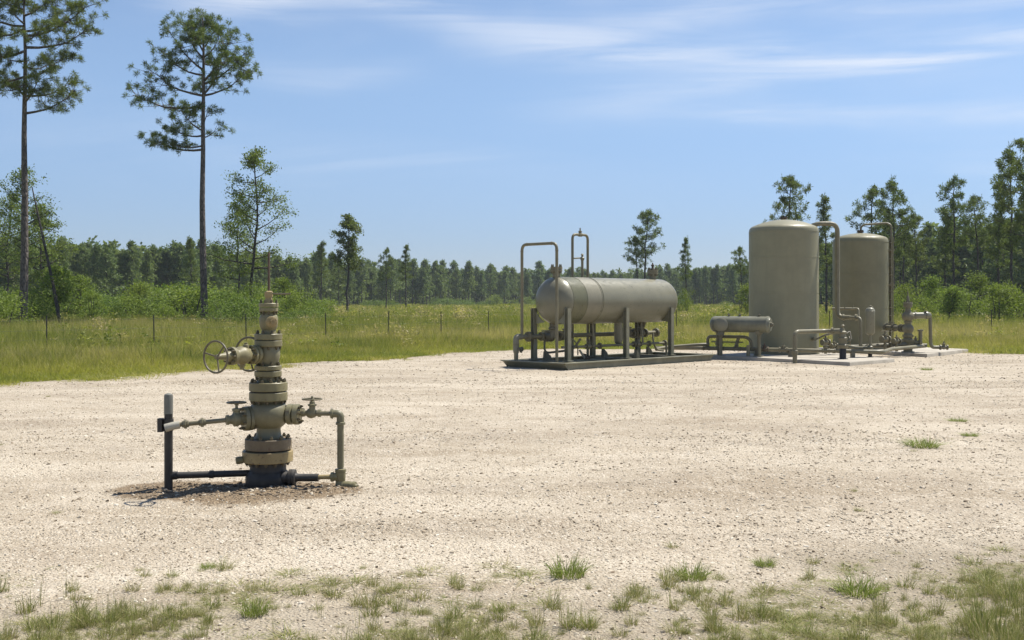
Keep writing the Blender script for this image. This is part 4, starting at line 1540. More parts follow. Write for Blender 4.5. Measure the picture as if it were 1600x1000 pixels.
tank1, sh1 = make_tank("storage_tank", T1, R1, 3.93, 4.30, "big upright olive tank standing nearest, front of the two tanks", (0.62, 2.0, 3.1, 3.9), 'tank')
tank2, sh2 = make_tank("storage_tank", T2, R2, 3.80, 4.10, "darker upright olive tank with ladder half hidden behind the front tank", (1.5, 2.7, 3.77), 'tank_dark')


def T(px, py, Y): return at(px, py, Y)


def tank_fittings():
    # tank one: overflow line from the dome down the right side, joins the manifold
    Y = 34.0
    p = [T1 + Vector((0.72, -0.1, 4.02)), T(1276, 349.5, Y), T(1308.5, 349.5, Y), T(1308.5, 496, Y), T(1330, 496, Y - 0.4)]
    dn = MB().tube(p, 0.072, 16, bend=0.26).build("downcomer_pipe", M['pipe'], tank1)
    MB().tube([T(1328, 496, Y - 0.4), T(1344.5, 496.5, Y - 0.9), T(1344.5, 549, Y - 0.9)], 0.050, 14, bend=0.14).build("downcomer_pipe", M['pipe'], tank1)
    for (px, py, yy, d) in ((1318, 496, Y - 0.2, Vector((1, -0.3, 0))), (1338, 496, Y - 0.7, Vector((1, -0.8, 0)))):
        q = T(px, py, yy)
        MB().lathe(q, d, [(-0.03, 0.07), (-0.026, 0.10), (0.026, 0.10), (0.03, 0.07)], 16).build("flange", M['pipe'], dn)
    # second small line looping behind
    MB().tube([T(1300, 482.5, 34.6), T(1338, 482.5, 34.4), T(1341, 483, 34.3), T(1341, 497, 34.2)], 0.042, 12, bend=0.12).build("vent_pipe", M['pipe'], tank1)
    for px in (1320, 1333):
        MB().cyl(T(px, 483, 34.45), T(px, 476, 34.45), 0.02, 0.015, 8).build("vent_stub", M['pipe'], tank1)
    br = MB()
    br.box(T(1272, 361, 34.0), (0.07, 0, 0), (0, 0.05, 0), (0, 0, 0.24))
    br.box(T(1273, 372, 33.9), (0.10, 0, 0), (0, 0.04, 0), (0, 0, 0.035))
    br.build("pipe_bracket", M['pipe'], tank1)
    MB().lathe(T1 + Vector((-0.86, -0.3, 4.0)), UP, [(0, 0.03), (0.08, 0.03), (0.085, 0.045), (0.11, 0.03)], 8).build("vent_cap", M['rust'], tank1)
    # side gauge cocks low on the right side of tank one
    for (px, py) in ((1272, 530), (1262, 516)):
        small_valve(tank1, T(px, py, 33.35), (0.3, -1, 0), UP, 0.05, M['pipe'], False, "gauge_cock")
    # tank two: thin vent line over the top, ladder and pipe on the right side
    Y = 37.6
    MB().tube([T2 + Vector((0.02, 0, 4.1)), T(1345, 355, T2.y), T(1350, 351, T2.y), T(1386, 348.5, T2.y - 0.1), T(1392.5, 352, T2.y - 0.2), T(1392.5, 372, T2.y - 0.2), T(1392, 540, T2.y - 0.2)], 0.036, 12, bend=0.14).build("vent_pipe", M['pipe'], tank2)
    ld = Vector((T2.x + R2 * 0.97, T2.y - 0.35, 0))
    for s in (-1, 1):
        MB().cyl(ld + Vector((0.05, 0.17 * s, SLAB)), ld + Vector((0.05, 0.17 * s, 3.95)), 0.022, None, 8).build("ladder_rail", M['pipe'], tank2)
    for k in range(13):
        z = 0.4 + k * 0.28
        MB().cyl(ld + Vector((0.05, -0.17, z)), ld + Vector((0.05, 0.17, z)), 0.014, None, 6).build("ladder_rung", M['white'], tank2)
    for z in (1.0, 2.3, 3.5):
        MB().box(ld + Vector((0.0, 0, z)), (0.16, 0, 0), (0, 0.03, 0), (0, 0, 0.03)).build("ladder_bracket", M['pipe'], tank2)


tank_fittings()


# ------------------------------------------------------------------ heater vessel, manifold, pumps
def make_heater():
    A = Vector((6.16, 32.95, 1.045)); B = Vector((7.62, 32.10, 1.045))
    root = empty("horizontal_drum", ((A.x + B.x) / 2, (A.y + B.y) / 2, 0), "small slate grey horizontal drum in front of the big tank", "drum")
    d = (B - A); L = d.length; d.normalize()
    r = 0.24
    prof = [(-0.16 + 0.16 * (1 - math.cos(k / 6 * math.pi / 2)), r * math.sin(k / 6 * math.pi / 2)) for k in range(7)]
    prof += [(L - 0.10, r), (L - 0.098, r + 0.012), (L - 0.05, r + 0.012), (L, r * 0.80), (L + 0.012, r * 0.78)]
    dr = MB().lathe(A, d, prof, 40).build("shell", M['slate'], root)
    MB().lathe(B + d * 0.01, d, [(0, 0.07), (0.05, 0.07), (0.052, 0.04), (0.09, 0.035)], 8).build("head_plug", M['skid'], dr)
    # manway facing the camera on the far end, with a pale lid
    m = A + d * 0.15 + Vector((0, -0.1, -0.01))
    n = Vector((-0.18, -0.98, 0)).normalized()
    MB().lathe(m, n, [(0, 0.20), (0.24, 0.20), (0.242, 0.21), (0.27, 0.21), (0.30, 0.17), (0.315, 0.09), (0.32, 0.02)], 30).build("manway", M['vessel'], dr)
    MB().lathe(m + n * 0.22 + UP * -0.2, -UP, [(0, 0.08), (0.06, 0.08), (0.07, 0.10), (0.11, 0.10), (0.12, 0.05)], 14).build("drain_stub", M['skid'], dr)
    for t in (0.25, 0.45, 0.8):
        MB().lathe(A + d * L * t + UP * r, UP, [(-0.02, 0.03), (0.03, 0.03), (0.035, 0.045), (0.06, 0.045), (0.065, 0.02), (0.09, 0.015)], 8).build("top_plug", M['skid'], dr)
    # saddles on two pipe columns
    for t in (0.10, 0.80):
        q = A + d * L * t
        b = MB()
        b.cyl((q.x, q.y, SLAB if t > 0.5 else -0.05), (q.x, q.y, q.z - 0.1), 0.055, None, 12)
        b.box((q.x, q.y, q.z - r), d * 0.06, Vector((-d.y, d.x, 0)) * 0.17, UP * 0.05)
        if t > 0.5:
            b.box((q.x, q.y, SLAB + 0.01), d * 0.14, Vector((-d.y, d.x, 0)) * 0.14, UP * 0.01)
        b.build("support", M['pipe'], root)
    return root


make_heater()


def make_manifold():
    root = empty("pipe_manifold", (7.6, 31.8, 0), "low run of olive pipes and valves along the front tank's slab", "manifold")
    zp = 0.30
    P = [Vector((4.55, 34.4, 0.26)), Vector((5.9, 33.3, zp)), Vector((8.6, 31.85, zp)), Vector((10.75, 31.5, 0.27)), Vector((11.6, 33.3, 0.27)), Vector((13.3, 35.0, 0.30))]
    MB().tube(P, 0.058, 12, bend=0.2).build("header_pipe", M['pipe'], root)
    MB().tube([sk(2.55, -0.45, 0.30), Vector((4.7, 33.1, 0.34)), Vector((5.75, 33.1, 0.42)), Vector((6.0, 33.15, 0.42))], 0.05, 12, bend=0.2).build("feed_pipe", M['pipe'], root)
    # pipe stands in front of the slab
    for (px, py, z1) in ((1169, 562, 0.33),):
        x, y = ground_at(px, py)
        MB().cyl((x, y, -0.1), (x, y, z1 + 0.1), 0.055, None, 12).build("pipe_stand", M['pipe'], root)
    # goose neck riser feeding the pump
    x, y = ground_at(1242, 568)
    MB().tube([(x, y, -0.1), (x, y, 0.885), (8.9, 31.1, 0.885), (9.36, 30.95, 0.885)], 0.062, 14, bend=0.15).build("gooseneck_pipe", M['pipe'], root)
    x2, y2 = ground_at(1242, 568)
    MB().lathe((x2, y2, zp), UP, [(-0.07, 0.07), (-0.06, 0.085), (0.06, 0.085), (0.07, 0.07)], 14).build("pipe_collar", M['pipe'], root)
    # valves on the header
    def along(t):
        seg = [(P[i + 1] - P[i]).length for i in range(len(P) - 1)]
        tot = sum(seg) * t
        for i, s_ in enumerate(seg):
            if tot <= s_: return P[i] + (P[i + 1] - P[i]) * (tot / s_), (P[i + 1] - P[i]).normalized()
            tot -= s_
        return P[-1], (P[-1] - P[-2]).normalized()
    for i, (px) in enumerate((1103, 1126, 1152, 1195, 1224, 1290, 1310)):
        best = min((abs(800 + F * along(t / 400)[0].x / along(t / 400)[0].y - px), t / 400) for t in range(20, 330))
        q, d = along(best[1])
        small_valve(root, q, d, UP, 0.085 if px in (1195, 1224) else 0.07, M['rust'] if px == 1195 else M['pipe'], px in (1126, 1290), "valve")
    # upper loop over the left end, in front of the drum
    a = Vector((6.0, 33.35, 0)); b = Vector((7.05, 32.7, 0))
    MB().tube([a + UP * 0.30, a + UP * 0.66, b + UP * 0.66, b + Vector((0.12, -0.05, 0.55)), b + Vector((0.16, -0.06, 0.30))], 0.048, 12, bend=0.12).build("bypass_loop", M['pipe'], root)
    MB().tube([a + Vector((0.28, -0.2, 0.30)), a + Vector((0.28, -0.2, 1.0))], 0.06, 12).build("riser_pipe", M['pipe'], root)
    MB().tube([a + Vector((0.75, -0.45, 0.30)), a + Vector((0.85, -0.5, 0.66))], 0.05, 10).build("riser_pipe", M['pipe'], root)
    MB().tube([a + Vector((0.1, -0.1, 0.5)), a + Vector((0.95, -0.6, 0.5))], 0.02, 8).build("gauge_line", M['pipe'], root)
    pipe_flange(root, a + Vector((0.28, -0.2, 0.82)), UP, 0.09, 0.025)
    pipe_flange(root, a + Vector((0.28, -0.2, 0.44)), UP, 0.09, 0.025)
    for (x_, y_) in ((6.3, 33.1), (7.3, 32.55), (8.2, 32.05), (9.9, 31.62)):
        MB().box((x_, y_, 0.14), (0.05, 0, 0), (0, 0.08, 0), (0, 0, 0.14 if x_ < 9.95 else 0.05)).build("pipe_support", M['skid'], root)
    # second header behind, right of the front tank
    Q = [Vector((9.55, 33.4, 0.34)), Vector((10.4, 33.2, 0.34)), Vector((11.4, 34.2, 0.34)), Vector((13.2, 35.1, 0.38))]
    MB().tube(Q, 0.065, 12, bend=0.25).build("header_pipe", M['skid'], root)
    for i in range(3):
        for t in (0.3, 0.75):
            q = Q[i].lerp(Q[i + 1], t)
            pipe_flange(root, q, Q[i + 1] - Q[i], 0.115, 0.03, M['skid'] if i != 1 else M['pipe'])
    for (px, py, Y, s) in ((1290, 535, 32.9, 0.095), (1303, 540, 33.2, 0.08), (1383, 530, 34.2, 0.11), (1401, 533, 34.4, 0.09), (1355, 545, 33.0, 0.08)):
        q = T(px, py, Y)
        MB().tube([Vector((q.x, q.y, SLAB + 0.05)), Vector((q.x, q.y, q.z))], 0.045, 10).build("riser_pipe", M['pipe'], root)
        small_valve(root, q, (1, 0.5, 0), UP, s, M['pipe'], px in (1290, 1383), "valve")
    MB().tube([T(1275, 530, 33.0), T(1292, 522, 32.9), T(1303, 521, 32.9)], 0.03, 8, bend=0.1).build("gauge_line", M['pipe'], root)
    return root


make_manifold()


def make_pump():
    c = Vector((9.38, 30.85, SLAB))
    root = empty("injection_pump", c, "small olive pump valve on a dark blue base near the slab corner", "pump")
    MB().lathe(c, UP, [(0, 0.145), (0.015, 0.145), (0.02, 0.095), (0.28, 0.095), (0.285, 0.105), (0.31, 0.105)], 22).build("base", M['blue'], root)
    MB().lathe(c, UP, [(0.30, 0.12), (0.34, 0.15), (0.40, 0.15), (0.42, 0.12), (0.50, 0.11), (0.56, 0.13), (0.60, 0.13), (0.62, 0.10), (0.72, 0.085), (0.74, 0.11), (0.77, 0.11), (0.80, 0.07)], 22).build("body", M['pipe'], root)
    b = MB()
    b.tube([c + UP * 0.72, c + UP * 0.80, c + Vector((-0.30, 0.1, 0.785))], 0.072, 14, bend=0.08)
    b.build("elbow", M['pipe'], root)
    MB().lathe(c + UP * 0.80, UP, [(0, 0.05), (0.06, 0.05), (0.065, 0.035), (0.12, 0.03), (0.15, 0.05), (0.18, 0.02)], 10).build("bonnet", M['pipe'], root)
    MB().wheel(c + Vector((0.2, 0.0, 0.52)), Vector((1, -0.25, 0.15)), 0.12, 0.012, 4).build("handwheel", M['wheel'], root)
    MB().cyl(c + Vector((0.08, 0, 0.50)), c + Vector((0.2, 0.0, 0.52)), 0.03).build("wheel_stem", M['pipe'], root)
    MB().tube([c + Vector((0.1, 0, 0.72)), c + Vector((0.22, 0.05, 0.80)), c + Vector((0.26, 0.05, 0.56))], 0.014, 6, bend=0.06).build("gauge_line", M['white'], root)
    pipe_flange(root, c + Vector((-0.27, 0.09, 0.785)), Vector((1, -0.3, 0)), 0.11, 0.025)
    return root


make_pump()


def make_filter():
    c = Vector((10.50, 31.9, SLAB))
    root = empty("filter_pot", c, "slim upright filter cylinder on a single pole beside the slab edge", "filter")
    MB().lathe(c, UP, [(0, 0.10), (0.012, 0.10), (0.014, 0.06), (0.10, 0.06)], 16).build("foot", M['dark'], root)
    MB().cyl(c + UP * 0.09, c + UP * 0.66, 0.05, 0.045, 12).build("pole", M['pipe'], root)
    MB().lathe(c, UP, [(0.64, 0.05), (0.68, 0.11), (0.72, 0.136), (1.32, 0.136), (1.325, 0.142), (1.35, 0.142), (1.355, 0.136), (1.40, 0.125), (1.44, 0.09), (1.46, 0.03)], 26).build("canister", M['vessel'], root)
    MB().tube([c + UP * 1.44, c + Vector((0, 0, 1.50)), c + Vector((0.08, 0, 1.44))], 0.03, 8, bend=0.03).build("cap_fitting", M['pipe'], root)
    MB().lathe(c + UP * 0.22, UP, [(0, 0.06), (0.02, 0.085), (0.09, 0.085), (0.11, 0.06)], 12).build("collar", M['pipe'], root)
    MB().tube([c + UP * 0.27, c + Vector((-0.35, 0.1, 0.25)), c + Vector((-0.55, 0.3, 0.30))], 0.055, 12, bend=0.15).build("inlet_pipe", M['pipe'], root)
    return root


make_filter()


def make_tree_valve():
    c = Vector((12.70, 34.9, SLAB))
    root = empty("valve_tree", c, "small valve stack with a side drum on the rear slab", "valve tree")
    MB().lathe(c, UP, [(0, 0.20), (0.03, 0.20), (0.035, 0.14), (0.20, 0.14), (0.22, 0.15), (0.26, 0.17), (0.33, 0.19), (0.36, 0.21), (0.41, 0.21), (0.42, 0.15), (0.46, 0.13), (0.50, 0.17), (0.56, 0.17), (0.57, 0.13),
                       (0.62, 0.12), (0.70, 0.17), (0.78, 0.18), (0.84, 0.15), (0.88, 0.11), (0.94, 0.10), (0.95, 0.13), (0.99, 0.13), (1.0, 0.10)], 26).build("stack_body", M['pipe'], root)
    MB().lathe(c, UP, [(0.99, 0.09), (1.03, 0.15), (1.10, 0.19), (1.17, 0.195), (1.24, 0.165), (1.29, 0.11), (1.34, 0.09), (1.44, 0.085), (1.45, 0.14), (1.51, 0.145), (1.515, 0.13), (1.53, 0.13), (1.535, 0.145), (1.60, 0.14), (1.61, 0.06),
                       (1.70, 0.045), (1.78, 0.04), (1.82, 0.018), (1.98, 0.012)], 26).build("bonnet", M['pipe'], root)
    n = MB().nuts(c + UP * 1.60, UP, 0.11, 8, 0.02, 0.05)
    tag(n.build("stud_nuts", M['nut'], root), kind="stuff")
    e = c + Vector((0.10, 0, 1.17))
    d = Vector((1, -0.05, 0.03)).normalized()
    MB().lathe(e, d, [(0, 0.10), (0.12, 0.10), (0.125, 0.12), (0.15, 0.12), (0.155, 0.10), (0.46, 0.10), (0.465, 0.125), (0.50, 0.125), (0.60, 0.09), (0.64, 0.03)], 24).build("side_drum", M['vessel'], root)
    MB().lathe(e + d * 0.46 + UP * 0.08, UP, [(0, 0.04), (0.05, 0.04), (0.055, 0.06), (0.075, 0.06)], 10).build("top_plug", M['pipe'], root)
    q = e + d * 0.60
    MB().tube([q + UP * -0.05, Vector((q.x + 0.02, q.y, 0.38)), Vector((q.x + 0.06, q.y - 0.02, 0.26)), Vector((q.x + 0.55, q.y - 0.05, 0.26))], 0.055, 12, bend=0.14).build("down_pipe", M['pipe'], root)
    small_valve(root, Vector((q.x + 0.42, q.y - 0.05, 0.26)), (1, 0, 0), UP, 0.085, M['pipe'], False, "valve")
    MB().lathe(c + Vector((0.40, 0.0, 0.25)), UP, [(0, 0.06), (0.42, 0.06), (0.425, 0.09), (0.47, 0.09), (0.48, 0.05)], 14).build("stub_pipe", M['pipe'], root)
    small_valve(root, c + Vector((0.25, 0.0, 0.32)), (1, 0, 0), UP, 0.09, M['pipe'], False, "valve")
    MB().tube([c + Vector((0.1, 0, 0.22)), c + Vector((0.6, 0.0, 0.22))], 0.06, 12).build("base_pipe", M['skid'], root)
    # link to the rear tank
    w = c + UP * 0.76
    MB().tube([w, Vector((T2.x + 0.55, T2.y - 0.85, w.z))], 0.075, 14).build("tank_link", M['skid'], root)
    dl = (Vector((T2.x + 0.55, T2.y - 0.85, w.z)) - w).normalized()
    for t in (0.35, 0.6, 1.2, 1.9):
        pipe_flange(root, w + dl * t, dl, 0.13, 0.03, M['skid'])
    return root


make_tree_valve()

# ------------------------------------------------------------------ trees
def needle_soup(rng, cen, out, n, length, width, bias=0.8):
    """bundles of needles: n thin triangles spreading from every tuft centre"""
    N = len(cen)
    d = unit(out[:, None, :] * bias + rng.normal(0, 1, (N, n, 3)))
    L = length * rng.uniform(0.55, 1.1, (N, n, 1))
    s = unit(np.cross(d, rng.normal(0, 1, (N, n, 3)))) * width
    c = cen[:, None, :] + d * L * 0.12 + rng.normal(0, length * 0.22, (N, n, 3))
    tip = c + d * L + np.array([0, 0, -0.10]) * L
    mid = c + d * L * 0.5
    q = np.stack([c, mid - s, tip, mid + s], 2)
    return q.reshape(-1, 3)


class Tree:
    """grows limbs from a trunk; collects wood and the places where foliage sits"""

    def __init__(self, seed):
        self.r = np.random.default_rng(seed)
        self.w = MB()
        self.c = []
        self.o = []

    def trunk(self, H, r0, r1, lean=(0, 0), wob=0.12, seg=10, n=12):
        r = self.r
        pts, rad = [], []
        ox = oy = 0.0
        for i in range(n + 1):
            t = i / n
            ox += r.normal(0, wob / n * 1.6); oy += r.normal(0, wob / n * 1.6)
            pts.append(Vector((lean[0] * t + ox, lean[1] * t + oy, H * t - (0.15 if i == 0 else 0))))
            flare = 1.28 if i == 0 else 1.0
            rad.append((r0 * (1 - t) ** 0.8 + r1) * flare)
        self.pts, self.rad, self.H = pts, rad, H
        self.w.tube(pts, r0, seg, radii=rad)

    def trunk_at(self, z):
        t = min(max(z / self.H, 0), 0.999) * (len(self.pts) - 1)
        i = int(t)
        return self.pts[i].lerp(self.pts[i + 1], t - i), self.rad[i]

    def limb(self, z, vec, thick, tufts, spread, start=0.35, curve=0.22, twig=True, seg=5, droop=0.0):
        r = self.r
        base, tr = self.trunk_at(z)
        v = Vector(vec)
        L = v.length
        pts = []
        for k in range(6):
            t = k / 5
            q = base + v * t
            q.z += (-curve * math.sin(t * math.pi) * L * 0.5) - droop * L * t * t
            q += Vector(r.normal(0, 0.018 * L, 3)) * t
            pts.append(q)
        rad = [max(thick * (1 - 0.86 * k / 5), 0.006) for k in range(6)]
        self.w.tube(pts, thick, seg, radii=rad)
        outd = v.normalized()
        for _ in range(tufts):
            t = start + (1 - start) * r.uniform(0, 1) ** 0.75
            f = t * 5; i = min(int(f), 4)
            q = pts[i].lerp(pts[i + 1], f - i)
            off = Vector(r.normal(0, 1, 3)) * spread * (0.45 + 0.55 * (1 - abs(2 * t - 1.25)))
            off.z = off.z * 0.55 + spread * 0.25
            off += outd * spread * 0.3
            e = q + off
            if twig and r.uniform() < 0.75:
                self.w.tube([q, q.lerp(e, 0.6) + Vector((0, 0, -0.04 * L * 0.2)), e], 0.012, 3, radii=[max(thick * 0.28, 0.012), 0.010, 0.007])
            self.c.append(e)
            od = (off.normalized() * 0.6 + outd * 0.4 + Vector((0, 0, 0.5))).normalized()
            self.o.append(od)

    def arr(self):
        return np.array([tuple(p) for p in self.c]), np.array([tuple(p) for p in self.o])


def mesh_from_mb(b, name, mat):
    me = bpy.data.meshes.new(name)
    me.from_pydata([tuple(p) for p in b.v], [], b.f)
    me.polygons.foreach_set("use_smooth", [True] * len(me.polygons))
    me.materials.append(mat)
    return me


def plant(name, loc, tm, cm, label, cat, group=None, rz=0.0, s=1.0, sz=None):
    o = empty(name, loc, label, cat, group)
    o.rotation_euler = (0, 0, rz)
    o.scale = (s, s, sz or s)
    if tm is not None:
        t = bpy.data.objects.new("trunk", tm); COL.objects.link(t); t.parent = o
    c = bpy.data.objects.new("crown", cm); COL.objects.link(c); c.parent = o
    return o


def gz(x, y): return float(ground_h(np.array([x]), np.array([y]))[0])


def hero_pine(px, Y, H, r0, limbs, seed, label, tuft_len, needles, width, lean=(0, 0), bark='bark', extra=0, spread_k=1.0):
    """pine whose limbs are given as (start height row, end px, end row, depth, tufts)"""
    base = at(px, HOR, Y); base.z = gz(base.x, Y)
    k = Y / F
    t = Tree(seed)
    t.trunk(H, r0, 0.035, lean, 0.25)
    for (y0, ex, ey, dep, nt) in limbs:
        nt = int(nt * 1.1)
        z0 = CAMZ - (y0 - HOR) * k - base.z
        b0, _ = t.trunk_at(z0)
        end = Vector(((ex - px) * k, dep, CAMZ - (ey - HOR) * k - base.z))
        v = end - b0
        t.limb(z0, v, 0.028 + 0.016 * v.length, nt, (0.28 + 0.095 * v.length) * spread_k, 0.30, 0.20)
    c, o = t.arr()
    cm = soup("crown", needle_soup(t.r, c, o, needles, tuft_len, width), 4, M['needle'])
    tm = mesh_from_mb(t.w, "trunk", M[bark])
    return plant("pine_tree", (base.x, base.y, base.z), tm, cm, label, "tree")


# tall pine beside the left edge (crown runs out of the picture) and the lone tall pine
A_L = [(178, 118, 138, 0.3, 34), (160, 80, 128, -1.4, 26), (150, 92, 122, 1.4, 20), (148, 6, 118, 0.5, 26), (120, -28, 128, -0.8, 24), (130, 28, 150, -1.5, 14), (122, 108, 92, -0.6, 26), (105, 60, 88, 1.6, 20), (96, 10, 92, -1.2, 22), (80, -40, 80, 0.5, 26), (75, 140, 42, 0.4, 36),
       (58, 145, 16, -0.8, 34), (62, 84, 56, -1.6, 20), (50, 100, 10, 1.2, 28), (45, -30, 44, 1.0, 26), (42, -45, 10, -0.6, 30), (38, 30, 10, -1.6, 22), (26, 80, -22, 0.7, 28), (22, 5, -30, 1.2, 28), (16, -20, -20, -1.0, 26), (5, 40, -48, 0.2, 30), (8, 60, -40, -1.0, 22), (2, 15, -50, -0.6, 20)]
hero_pine(38, 55.0, 17.3, 0.185, A_L, 501, "tallest pine with bare trunk by the left edge, crown cut by the picture's top", 0.23, 74, 0.012)
B_L = [(234, 236, 214, 0.3, 26), (228, 268, 226, -0.8, 18), (212, 262, 196, 0.9, 24), (205, 290, 176, -1.0, 20), (216, 334, 198, 0.5, 9), (196, 328, 168, -0.3, 7), (166, 208, 146, 0.2, 34), (160, 268, 168, 1.2, 12), (150, 240, 112, -0.9, 30), (146, 300, 120, 1.3, 14),
       (150, 384, 110, 0.2, 30), (148, 360, 96, -1.0, 24), (132, 380, 78, 0.5, 30), (128, 366, 54, -0.4, 28), (118, 254, 84, 0.4, 28), (110, 270, 52, -0.9, 28), (100, 338, 88, 1.2, 16), (92, 282, 36, 0.6, 26), (82, 300, 30, -0.5, 24), (75, 332, 36, 0.7, 26), (62, 318, 26, 0.1, 24), (70, 310, 62, -1.1, 14), (90, 352, 66, -1.2, 12)]
hero_pine(320, 60.0, 17.35, 0.17, B_L, 502, "lone tall longleaf pine with slim bare trunk rising over the wellhead", 0.235, 74, 0.0125)


def leafy_tree(px, Y, top, half, seed, label, low, trunk_r, nl=26, leaf=0.085, per=30, mat='oak', name="broadleaf_tree", lean=(0, 0), skew=0.0, tufts=9, droop=0.0, bark='bark_dark', taper=0.55):
    base = at(px, HOR, Y); base.z = gz(base.x, Y)
    k = Y / F
    H = CAMZ - (top - HOR) * k - base.z
    zl = CAMZ - (low - HOR) * k - base.z
    R = half * k
    t = Tree(seed)
    t.trunk(H, trunk_r, 0.018, lean, 0.5)
    ga = 0.0
    for i in range(nl):
        u = (i + 0.5) / nl
        z = zl + (H * 0.97 - zl) * u
        prof = (math.sin(math.pi * min(1, 0.22 + 0.75 * u)) ** 0.7) * (1 - taper * u * u) * t.r.uniform(0.35, 1.30)
        ga += 2.4 + t.r.normal(0, 0.5)
        L = R * prof
        v = Vector((math.cos(ga) * L * (1 + skew * math.cos(ga)), math.sin(ga) * L, L * t.r.uniform(0.1, 0.8)))
        t.limb(z, v, 0.018 + 0.016 * L, tufts, 0.14 * L + 0.12, 0.3, 0.1, True, 4, droop)
    c, o = t.arr()
    cm = soup("crown", leaf_soup(t.r, c, per, 0.20, leaf), 4, M[mat])
    tm = mesh_from_mb(t.w, "trunk", M[bark])
    return plant(name, (base.x, base.y, base.z), tm, cm, label, "tree")


leafy_tree(392, 62, 228, 66, 611, "loose leafy young tree standing behind the wellhead stem", 438, 0.085, 27, 0.072, 26, tufts=11, taper=0.72)
leafy_tree(34, 66, 258, 40, 612, "leafy tree behind the leftmost tall pine trunk", 420, 0.09, 24, 0.07, 26)
leafy_tree(12, 80, 300, 50, 615, "dark leafy tree at the left edge, lower than its neighbour", 440, 0.09, 24, 0.08, 26)
leafy_tree(92, 58, 420, 28, 613, "small bright green sapling at the foot of the leaning bare trunk", 480, 0.03, 14, 0.08, 22, 'shrub', "sapling")
leafy_tree(545, 105, 334, 26, 614, "loose leafy pine-like tree rising above the tree line left of centre", 425, 0.11, 24, 0.12, 26, 'needle')

leafy_tree(392 - 18, 70, 300, 34, 616, "shorter leafy tree half hidden behind the loose young tree", 440, 0.06, 20, 0.07, 26)
leafy_tree(70, 74, 318, 40, 617, "dark leafy tree right of the leftmost tall trunk", 440, 0.08, 26, 0.08, 30)
for (px_, Y_, top_, half_, sd_, lab_) in ((1452, 70, 436, 22, 621, "bright sapling behind the small valve stack"), (1488, 64, 452, 18, 622, "bright sapling in the gap between right pine trunks"),
                                          (1532, 72, 430, 24, 623, "tallest bright sapling among the right pine trunks"), (1572, 62, 448, 22, 624, "bright sapling left of the last pine trunk on the right"),
                                          (1420, 78, 448, 20, 625, "bright sapling right behind the rear tank's ladder"), (120, 66, 432, 24, 626, "bright sapling among bushes right of the leaning trunk"),
                                          (215, 72, 446, 26, 627, "bright sapling midway between the two tall pines"), (455, 74, 438, 26, 628, "bright sapling right of the wellhead stem")):
    leafy_tree(px_, Y_, top_, half_, sd_, lab_, 492, 0.03, 15, 0.06, 26, 'shrub', "sapling")


def snag():
    """leaning, nearly bare trunk beside the tall pine"""
    base = at(97, HOR, 57); base.z = 0
    top = at(50, 292, 57.5)
    root = empty("leaning_trunk", (base.x, base.y, 0), "thin bare trunk leaning left across the sky", "dead tree")
    b = MB()
    pts = [Vector((base.x, base.y, -0.1)), base.lerp(top, 0.33) + Vector((0.06, 0, 0)), base.lerp(top, 0.66) + Vector((0.02, 0, 0.05)), top]
    b.tube(pts, 0.07, 8, radii=[0.10, 0.085, 0.065, 0.03])
    b.build("trunk", M['bark_dark'], root)
    b = MB()
    for t, dx, dz in ((0.72, 0.9, -0.2), (0.80, -0.5, 0.5), (0.88, 0.4, 0.5), (0.62, -0.4, 0.35)):
        q = base.lerp(top, t)
        b.tube([q, q + Vector((dx * 0.5, 0.1, dz * 0.6 + 0.08)), q + Vector((dx, 0.2, dz))], 0.02, 5, radii=[0.022, 0.015, 0.006])
    b.build("branches", M['bark_dark'], root)


snag()


# --- pine shapes shared by copies
def pine_shape(seed, H, r0, low, R, nl, tufts, tuft_len, needles, width, cone, mat, bark, spread=0.16, twig=True):
    t = Tree(seed)
    t.trunk(H, r0, 0.03, (t.r.normal(0, 0.25), t.r.normal(0, 0.25)), 0.5, 7, 9)
    ga = t.r.uniform(0, 6)
    for i in range(nl):
        u = (i + 0.5) / nl
        z = H * (low + (0.985 - low) * u)
        if cone:
            prof = (1 - u) ** 0.75 * 0.92 + 0.10
        else:
            prof = math.sin(math.pi * min(1, 0.30 + 0.62 * u)) ** 0.8
        L = R * prof * t.r.uniform(0.6, 1.12)
        ga += 2.4 + t.r.normal(0, 0.35)
        v = Vector((math.cos(ga) * L, math.sin(ga) * L, L * t.r.uniform(0.10, 0.55)))
        t.limb(z, v, 0.015 + 0.014 * L, tufts, spread * L + 0.14, 0.22, 0.12, twig, 4)
    for k in range(6):
        t.c.append(Vector((t.pts[-1].x, t.pts[-1].y, H)) + Vector(t.r.normal(0, 0.16, 3))); t.o.append(Vector((0, 0, 1)))
    c, o = t.arr()
    cm = soup("crown", needle_soup(t.r, c, o, needles, tuft_len, width), 4, M[mat])
    return mesh_from_mb(t.w, "trunk", M[bark]), cm


# height 12 m shapes, scaled when planted
OPEN = [pine_shape(700 + i, 12.0, 0.13, lo, R, nl, 10, 0.36, 30, 0.032, False, 'needle', 'bark_dark') for i, (lo, R, nl) in enumerate(((0.55, 2.2, 17), (0.48, 2.0, 18), (0.60, 1.9, 15), (0.42, 2.1, 21)))]
SLIM = [pine_shape(720 + i, 12.0, 0.11, lo, R, nl, 8, 0.36, 28, 0.032, True, 'needle', 'bark_dark') for i, (lo, R, nl) in enumerate(((0.38, 1.6, 20), (0.48, 1.4, 17)))]
FAR = [pine_shape(740 + i, 12.0, 0.12, lo, R, nl, 5, 0.66, 14, 0.10, i != 3, 'needle_far', 'bark_far', 0.17, False) for i, (lo, R, nl) in enumerate(((0.26, 2.1, 32), (0.34, 2.2, 30), (0.22, 2.3, 34), (0.40, 2.1, 28), (0.30, 1.9, 30)))]


